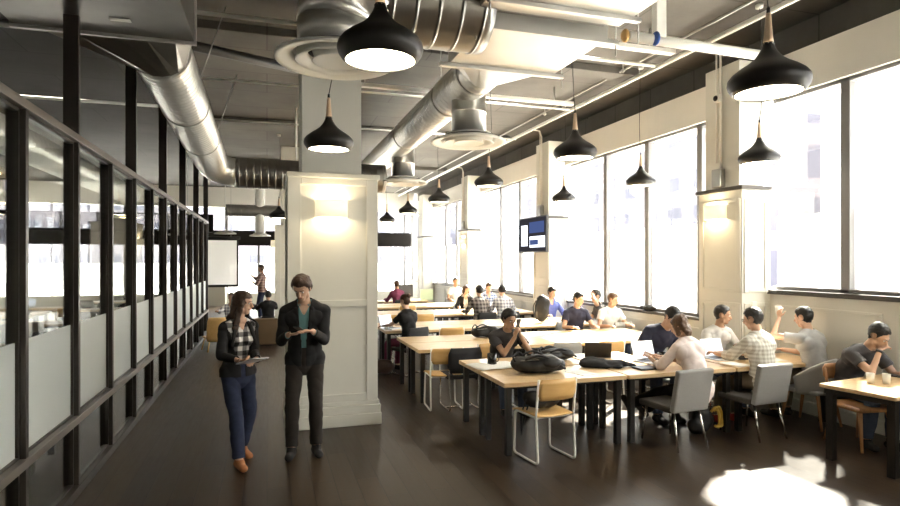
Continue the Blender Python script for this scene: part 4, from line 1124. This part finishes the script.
    trunk = (tor | hem) & (neckcut < .035 * S)
    trunk |= (L_ == 'neck') & (neckcut < .005)
    ua = (L_ == 'uarm'); fa = (L_ == 'farm')
    if topkind != 'short': trunk &= ~((yf > .0) & (neckcut > -.085 * S) & (np.abs(xr) < np.maximum((neckcut + .085 * S) * .55, .0)))
    slv = {'short': ua & (tt < .62), 'long': ua | (fa & (tt < .93)), 'rolled': ua | (fa & (tt < .35))}[topkind]
    zone = trunk | slv
    RX = int(.07 / voxel)
    basefold = .003 if jacket else .020
    offt = np.full(nv, .014 * S); offt[hem] = .026 * S
    if topkind != 'long': offt[ua] = .014 + .012 * np.clip(tt[ua], 0, 1)
    if jacket: offt = np.full(nv, .004)
    shirt = garment('shirt', zone, offt, top, basefold, 9, relax=RX)
    low = (pel | th | ((L_ == 'shank') & (tt < 1.04)))
    offp = np.full(nv, .010 * S); sh_ = L_ == 'shank'; offp[sh_] = .012 + .010 * np.clip(tt[sh_], 0, 1)
    garment('trousers', low, offp, pants, .014, 9, relax=RX)
    for s in (0, 1):
        sx = (co[:, 0] < (feet[0][0] + feet[1][0]) / 2) if s == 0 else (co[:, 0] >= (feet[0][0] + feet[1][0]) / 2)
        fm = (L_ == 'foot') & sx & ((co[:, 2] < feet[s][2] + .10 * S) | (pitch[s] != 0))
        garment('shoe', fm, .007, shoes, 0, 1, .003)
    if jacket:
        op, jl = jacket[1], jacket[2]        # front opening half width, hem drop along the thigh
        jz = (tor | ((pel | th) & (co[:, 2] > P.z - jl * S)) | ua | (fa & (tt < .95)) | ((L_ == 'neck') & (neckcut < .02))) & (neckcut < .05)
        openw = op * S * (.35 + np.clip(zu / .33, -.6, 1.1) * .75)
        jz &= ~((yf > .02) & (np.abs(xr) < np.maximum(openw, .012)) & ~ua & ~fa)
        oj = np.full(nv, .017 * S); oj[pel | th] = .019 * S; oj[ua | fa] = .014
        garment('jacket', jz, oj, jacket[0], .020, 8, .006, relax=RX)
        if op:
            lp = MB()
            for s in (-1, 1):
                a_ = N + Rt * s * .055 * S - Ft * .02 + U2 * .03; b_ = N + Rt * s * .075 * S + Ft * .085 * S - U2 * .03; c_ = W + U2 * .10 * S + Rt * s * (op * .75 + .018) * S + Ft * .135 * S
                lp.cap(a_, b_, .018, .022, .45, Rt, 10); lp.cap(b_, c_, .024, .012, .35, Rt, 10)
            lp.cap(N - Ft * .055 * S + U2 * .035 - Rt * .04, N - Ft * .055 * S + U2 * .035 + Rt * .04, .020, .020, .6, Ft, 10)
            lp.build('lapel', jacket[0], parent=root)
    if topkind != 'short' or tuck:      # collar
        cl = MB(); ring = []
        for k in range(17):
            a = radians(-150 + 300 * k / 16) + pi
            ring.append(N + U2 * (.030 - .040 * max(0, cos(a))) * S + (Rt * sin(a) * .066 + Ft * (-cos(a) * -.062)) * S * ws)
        cl.tube(ring, .011 * S, 8); cl.build('collar', top, parent=root)
    # hair
    lc = (co - np.array(Hc[:])) @ np.array(HM)
    ha, hf_, hu = lc[:, 0] / S, lc[:, 1] / S, lc[:, 2] / S
    head = (L_ == 'head')
    line = np.interp(hf_, [-.10, -.03, 0, .025, .045, .062], [-.085, -.075, -.030, -.012, .028, .052]).astype(np.float32)
    hz = (head | (L_ == 'neck')) & (hu > line) & ~((np.abs(ha) > .080) & (hu < .022))
    vol = {'short': .009, 'tall': .019, 'flat': .010, 'long': .018, 'bob': .020, 'bun': .010, 'thick': .014}[hstyle]
    ho = np.full(nv, .004) ; ho = ho + vol * np.clip((hu - line) / .055, 0, 1) ** .7 * (1 if hstyle != 'tall' else (1 + .5 * np.clip(hf_ / .08, 0, 1)))
    if hstyle in ('long', 'bob'):
        hb = MB(); ln = .34 if hstyle == 'long' else .12
        hb.ell(hp(0, -.010, .030), (.092 * S, .108 * S, .100 * S), 18, 10, HM)
        for s in (-1, 1):
            hb.cap(hp(s * .070, .012, .03), hp(s * .082, .0, -.09), .030 * S, .034 * S, .6, Hf, 12)
            if ln > .2:
                hb.cap(hp(s * .080, .0, -.08), N + Rt * s * .085 * S + Ft * .085 * S - U2 * .10 * S, .036 * S, .034 * S, .55, Rt, 12)
                hb.cap(N + Rt * s * .085 * S + Ft * .085 * S - U2 * .10 * S, N + Rt * s * .080 * S + Ft * .10 * S - U2 * .22 * S, .034 * S, .018 * S, .55, Rt, 12)
        hb.cap(hp(0, -.06, -.0), hp(0, -.075, -.05 - ln * .3), .078 * S, .075 * S, .6, Hr, 16)
        if ln > .2: hb.cap(hp(0, -.075, -.15), N - Ft * .11 * S - U2 * .14 * S, .080 * S, .05 * S, .45, Rt, 14)
        ho_ = remesh_build(hb, 'hair', hair, root, max(.009, voxel * .8), 3, .010, 30)
        # trim anything in front of the face
        bm = bmesh.new(); bm.from_mesh(ho_.data); kill = []
        for v in bm.verts:
            d = v.co - Hc; a_, f_, u_ = d.dot(Hr) / S, d.dot(Hf) / S, d.dot(Hu) / S
            if f_ > .040 and abs(a_) < .066 and u_ < .058 - abs(a_) * .3: kill.append(v)
        bmesh.ops.delete(bm, geom=kill, context='VERTS'); bm.to_mesh(ho_.data); bm.free()
    else:
        garment('hair', hz, ho, hair, .012, 38, .003, relax=2)
        if hstyle == 'bun': MB().ell(hp(0, -.10, .075), (.045, .045, .042), 12, 8, HM).build('hair_bun', hair, parent=root)
    if eyes:
        for s in (-1, 1):
            ey = MB().ell(hp(s * .031, .079, .0), (.013 * S, .010 * S, .0085 * S), 12, 8, HM).build('eye', 'eye_white', parent=root)
            MB().ell(hp(s * .031, .0865, -.001), (.0062 * S, .005 * S, .0062 * S), 10, 6, HM).build('iris', 'eye_dark', parent=ey)
            MB().cap(hp(s * .016, .096, .022), hp(s * .048, .086, .023), .0045 * S, .0035 * S, .7, Hu, 8).build('eyebrow', hair, parent=root)
        MB().cap(hp(-.018, .093, -.058), hp(.018, .093, -.058), .0058 * S, .0058 * S, .8, Hu, 8).build('lips', 'lip', parent=root)
    if glasses_:
        g = MB()
        for s in (-1, 1):
            g.tube([hp(s * .032 + .022 * cos(a * pi / 6), .103, .0 + .016 * sin(a * pi / 6)) for a in range(12)], .0025, 6, closed=True)
            g.tube([hp(s * .054, .103, .004), hp(s * .082, .0, .004)], .0022, 6)
        g.tube([hp(-.01, .105, .004), hp(.01, .105, .004)], .0022, 6)
        g.build('spectacles', 'eye_dark', parent=root)
    if watch:
        el, wr, fd, pn, sd = wrists[1]; p = el.lerp(wr, .95)
        MB().tube([p - fd * .0 - (wr - el).normalized() * .012, p + (wr - el).normalized() * .012], .034 * S, 16).build('wrist_watch', 'laptop_dark', parent=root)
    body['hand_r'] = 0
    root_info = dict(root=root, wr=wrists, Hc=Hc, N=N, S=S)
    return root_info
def loc2w(info, v):
    r = info['root']; a = r.rotation_euler.z; v = V(v)
    return V((r.location.x + cos(a) * v.x - sin(a) * v.y, r.location.y + sin(a) * v.x + cos(a) * v.y, v.z))

# the two standing in the aisle
WOM = make_person(-.27, 6.02, -152, 'walking person with long brown hair, black cardigan, black and white checked shirt and jeans', 1.67, lean=4, hyaw=48, hpitch=6,
    hands=[(-.03, .33, 1.03), (.16, .34, 1.05)], hdir=[(.85, .55, .0), (-.35, .9, .1), (0, -.2, -1), (0, 0, 1)], feet=[(-.12, -.16, .03, 10, -18), (.07, .18, 0, 8)], knees=[(-.1, 1, 0), (0, 1, 0)],
    hair='hair_brown', hstyle='long', top='p_bw', topkind='rolled', jacket=('c_black', .15, .04), pants='c_jeans', shoes='c_tan', voxel=.0068, female=True, eyes=True, curl=30)
MAN = make_person(.37, 6.14, 172, 'standing person in a black blazer, teal shirt and dark trousers looking down at both hands', 1.84, lean=2, bend=5, hyaw=-14, hpitch=30,
    hands=[(-.10, .33, 1.27), (.13, .30, 1.24)], hdir=[(.75, .6, .15), (-.75, .62, .12), (0, .2, -1), (.1, -.1, 1)], feet=[(-.115, .05, 0, 14), (.12, .10, 0, 6)],
    hair='hair_brown', hstyle='tall', top='c_teal', topkind='long', jacket=('c_black', .045, .07), pants='c_trouser', shoes='c_shoe', voxel=.0068, eyes=True, curl=16)
p = loc2w(WOM, (.10, .50, 1.055))
tb = empty('tablet', p, radians(-152)); tag(tb, 'thin pale tablet held in both hands by the walking person', 'tablet'); tb.rotation_euler = (radians(18), radians(-8), radians(-120))
MB().box(-.13, .13, -.09, .09, -.004, .004).build('tablet_body', 'laptop_alu', parent=tb, bevel=.003)
MB().box(-.12, .12, -.08, .08, .0042, .005).build('tablet_screen', 'paper', parent=tb)
p = loc2w(MAN, (.02, .40, 1.30))
ph = empty('phone', p); ph.rotation_euler = (radians(25), 0, radians(150)); tag(ph, 'small dark phone in the hands of the person in the blazer', 'phone')
MB().box(-.035, .035, -.07, .07, -.004, .004).build('phone_body', 'laptop_dark', parent=ph, bevel=.002)

SIT = dict(seat=.45)
P3 = make_person(2.97, 7.20, 180, 'seated person in a charcoal short sleeved shirt holding a phone to the mouth', 1.78, seat=.46, lean=20, bend=14, hpitch=10, hyaw=12,
    hands=[(-.12, .34, 1.00), (-.03, .36, .98)], hdir=[(.25, -.1, .95), (-.35, -.1, .95), (1, -.3, 0), (-1, -.3, 0)], skin='skin_c', hstyle='tall', top='c_charcoal', topkind='short', tuck=True, pants='c_denim', voxel=.0085, eyes=True, curl=50)
p = loc2w(P3, (-.09, .33, 1.14)); ph = empty('phone', p); ph.rotation_euler = (radians(80), 0, radians(200)); tag(ph, 'dark phone held up to the face at the nearest table row', 'phone')
MB().box(-.035, .035, -.07, .07, -.004, .004).build('phone_body', 'laptop_dark', parent=ph, bevel=.002)
P17 = make_person(4.47, 5.34, 3, 'seated person with brown bobbed hair and a pale pink shirt seen from behind', 1.74, seat=.47, lean=14, bend=12, hyaw=24, hpitch=18,
    hands=[(-.24, .42, .84), (-.02, .46, .83)], feet=[(-.34, .90, .07, 0, 40), (-.16, .84, .0, 5, 25)], skin='skin_a', female=True, hair='hair_mid', hstyle='bob', top='c_pink', topkind='rolled', pants='c_black', shoes='c_shoe', voxel=.009, curl=35)
P18 = make_person(5.40, 5.36, 10, 'seated person in a pale checked shirt and glasses typing on a silver laptop', 1.80, seat=.47, lean=6, bend=5, hyaw=16, hpitch=12,
    hands=[(-.16, .46, .84), (.12, .46, .83)], feet=[(-.12, .46, 0), (.12, .40, 0)], skin='skin_a', hair='hair_black', hstyle='thick', top='p_check', topkind='rolled', pants='c_khaki', shoes='red', voxel=.009, glasses_=True)
P19 = make_person(6.25, 5.42, 8, 'seated person in a plain grey tee lifting a white cup, in the shell armchair', 1.80, seat=.46, lean=8, bend=6, hyaw=10, hpitch=10,
    hands=[(-.16, .30, 1.24), (.10, .44, .82)], hdir=[(.2, .1, .95), None, (1, 0, 0), None], skin='skin_a', hair='hair_black', hstyle='short', top='c_grey', topkind='short', pants='c_khaki', voxel=.010)
p = loc2w(P19, (-.12, .34, 1.33)); o = make_glass(p.x, p.y, 'white cup raised in the hand of the person in the grey tee', .11, 'coffee_cup', 'white_paint', p.z - .05)
P20 = make_person(6.14, 4.84, 178, 'seated person in a dark grey tee with chin on hand reading at the right table', 1.80, seat=.46, lean=24, bend=16, hyaw=14, hpitch=26, side=0,
    hands=[(-.16, .50, .80), (.06, .38, 1.02)], hdir=[(.8, .5, 0), (-.85, .0, .35), None, (0, .1, -1)], feet=[(-.06, .42, .0, 0), (.14, .30, 0, 20)], skin='skin_a', hair='hair_black', hstyle='thick', top='c_darkgrey', topkind='short',
    pants='c_denim', shoes='c_shoe', voxel=.0085, eyes=True, watch=True, curl=35)
P15 = make_person(4.66, 6.42, 178, 'seated person in a dark navy shirt leaning forward with head bowed', 1.92, seat=.50, lean=22, bend=10, hyaw=10, hpitch=34, side=-18,
    hands=[(-.22, .42, .80), (.20, .44, .80)], skin='skin_a', hair='hair_black', hstyle='short', top='c_navy', topkind='short', pants='c_denim', voxel=.010)
P16 = make_person(5.66, 6.36, 182, 'seated person in a light printed tee looking aside in front of the window column', 1.78, seat=.46, lean=14, bend=6, hyaw=42, hpitch=6,
    hands=[(-.20, .40, .80), (.22, .42, .80)], skin='skin_b', hair='hair_black', hstyle='short', top='c_tee', topkind='short', pants='c_denim', voxel=.010, eyes=True)
P4 = make_person(2.33, 9.92, 28, 'seated person in a black tee seen from behind beside the near column', 1.74, seat=.46, lean=10, hyaw=10, hpitch=8, hands=[(-.18, .46, .80), (.12, .46, .80)], skin='skin_a', hair='hair_brown', hstyle='bun', top='c_black', pants='c_maroon', voxel=.013, female=True)
make_person(3.68, 16.98, 15, 'seated person in a maroon top working at the black monitor', 1.74, seat=.46, lean=10, hpitch=6, skin='skin_b', hair='hair_brown', top='c_maroon', topkind='long', voxel=.016)
make_person(5.38, 16.65, 180, 'farthest seated person facing the camera in a pale top with dark hair', 1.84, seat=.50, lean=6, hpitch=6, skin='skin_b', top='c_white', voxel=.016)
make_person(4.88, 14.28, 168, 'seated person with dark shoulder length hair and a black jacket over white', 1.66, seat=.46, lean=12, hyaw=30, hpitch=10, skin='skin_a', hair='hair_brown', hstyle='bob', top='c_white', jacket=('c_black', .08, .1), topkind='long', voxel=.014, female=True)
make_person(4.56, 12.36, 8, 'seated person in a dark plaid shirt seen from behind at the fourth row', 1.80, seat=.47, lean=14, side=6, hyaw=-10, hpitch=12, hair='hair_black', top='p_dark', topkind='long', voxel=.014)
make_person(5.49, 14.28, 180, 'seated person in a blue plaid shirt with head bowed, facing the camera', 1.80, seat=.47, lean=12, hpitch=22, hair='hair_brown', top='p_blue', topkind='long', voxel=.014)
make_person(5.16, 12.38, -6, 'seated person in a light plaid shirt seen from behind', 1.82, seat=.47, lean=16, hpitch=26, hair='hair_black', top='p_light', topkind='long', voxel=.014)
make_person(5.95, 11.66, 178, 'seated person in a bright blue shirt beside the upright backpack', 1.78, seat=.46, lean=12, hpitch=16, hyaw=20, skin='skin_a', hair='hair_black', hstyle='thick', top='c_blue', topkind='long', voxel=.013)
make_person(5.32, 9.42, 176, 'seated person in a navy polo facing the camera at the second row', 1.80, seat=.46, lean=12, hyaw=30, hpitch=14, skin='skin_a', hair='hair_black', hstyle='thick', top='c_navy', topkind='short', voxel=.012)
make_person(6.02, 9.42, 178, 'seated person in a plain white tee near the window at the second row', 1.76, seat=.46, lean=14, hyaw=34, hpitch=14, skin='skin_a', hair='hair_mid', hstyle='short', top='c_white', topkind='short', voxel=.012)
PD = make_person(6.18, 9.98, 60, 'seated person in a dark tee turned sideways, hand at the ear, by the wide window', 1.80, seat=.46, lean=12, hyaw=20, hpitch=10, hands=[(-.13, .14, 1.30), (.12, .42, .82)], hair='hair_black', hstyle='thick', top='c_darkgrey', topkind='short', voxel=.013)
# people at the end of the aisle
make_person(-.16, 20.4, 78, 'standing presenter in a brown plaid shirt gesturing before the end windows', 1.84, hands=[(-.10, .34, 1.30), (.14, .42, 1.50)], hpitch=4, hair='hair_brown', skin='skin_b', top='p_brown', topkind='rolled', pants='c_jeans', voxel=.015)
make_person(-.82, 14.75, 172, 'seated listener in a grey blue shirt below the projection screen', 1.62, seat=.33, lean=-4, skin='skin_b', hair='hair_mid', top='p_light', topkind='long', voxel=.016)
make_person(-.56, 15.7, 0, 'seated listener with dark hair left of the presenter', 1.62, seat=.34, hair='hair_black', top='c_navy', topkind='long', voxel=.016)
make_person(.02, 15.5, 10, 'seated listener in black to the side of the presenter above the sofa', 1.62, seat=.34, hair='hair_black', top='c_black', topkind='long', voxel=.016)
for (x, y, rz, lab) in ((-.82, 14.75, 172, 'low stool under the listener in the grey blue shirt'), (-.56, 15.7, 0, 'low stool under the dark haired listener'), (.02, 15.5, 10, 'low stool under the listener in black')):
    st_o = empty('low_stool', (x, y, 0), radians(rz)); tag(st_o, lab, 'stool')
    MB().box(-.2, .2, -.22, .18, .27, .34).build('seat', 'sofa_brown', parent=st_o, bevel=.02)
    for sx in (-.16, .16):
        for sy in (-.18, .14): MB().tube([(sx, sy, .27), (sx, sy, .004)], .014, 8).build('leg', 'wood_mid', parent=st_o)
chair('light', 6.18, 9.98, 60, 'chair under the person in a dark tee by the wide window')
# soft lettering on the navy polo and the tee are left to the cloth itself
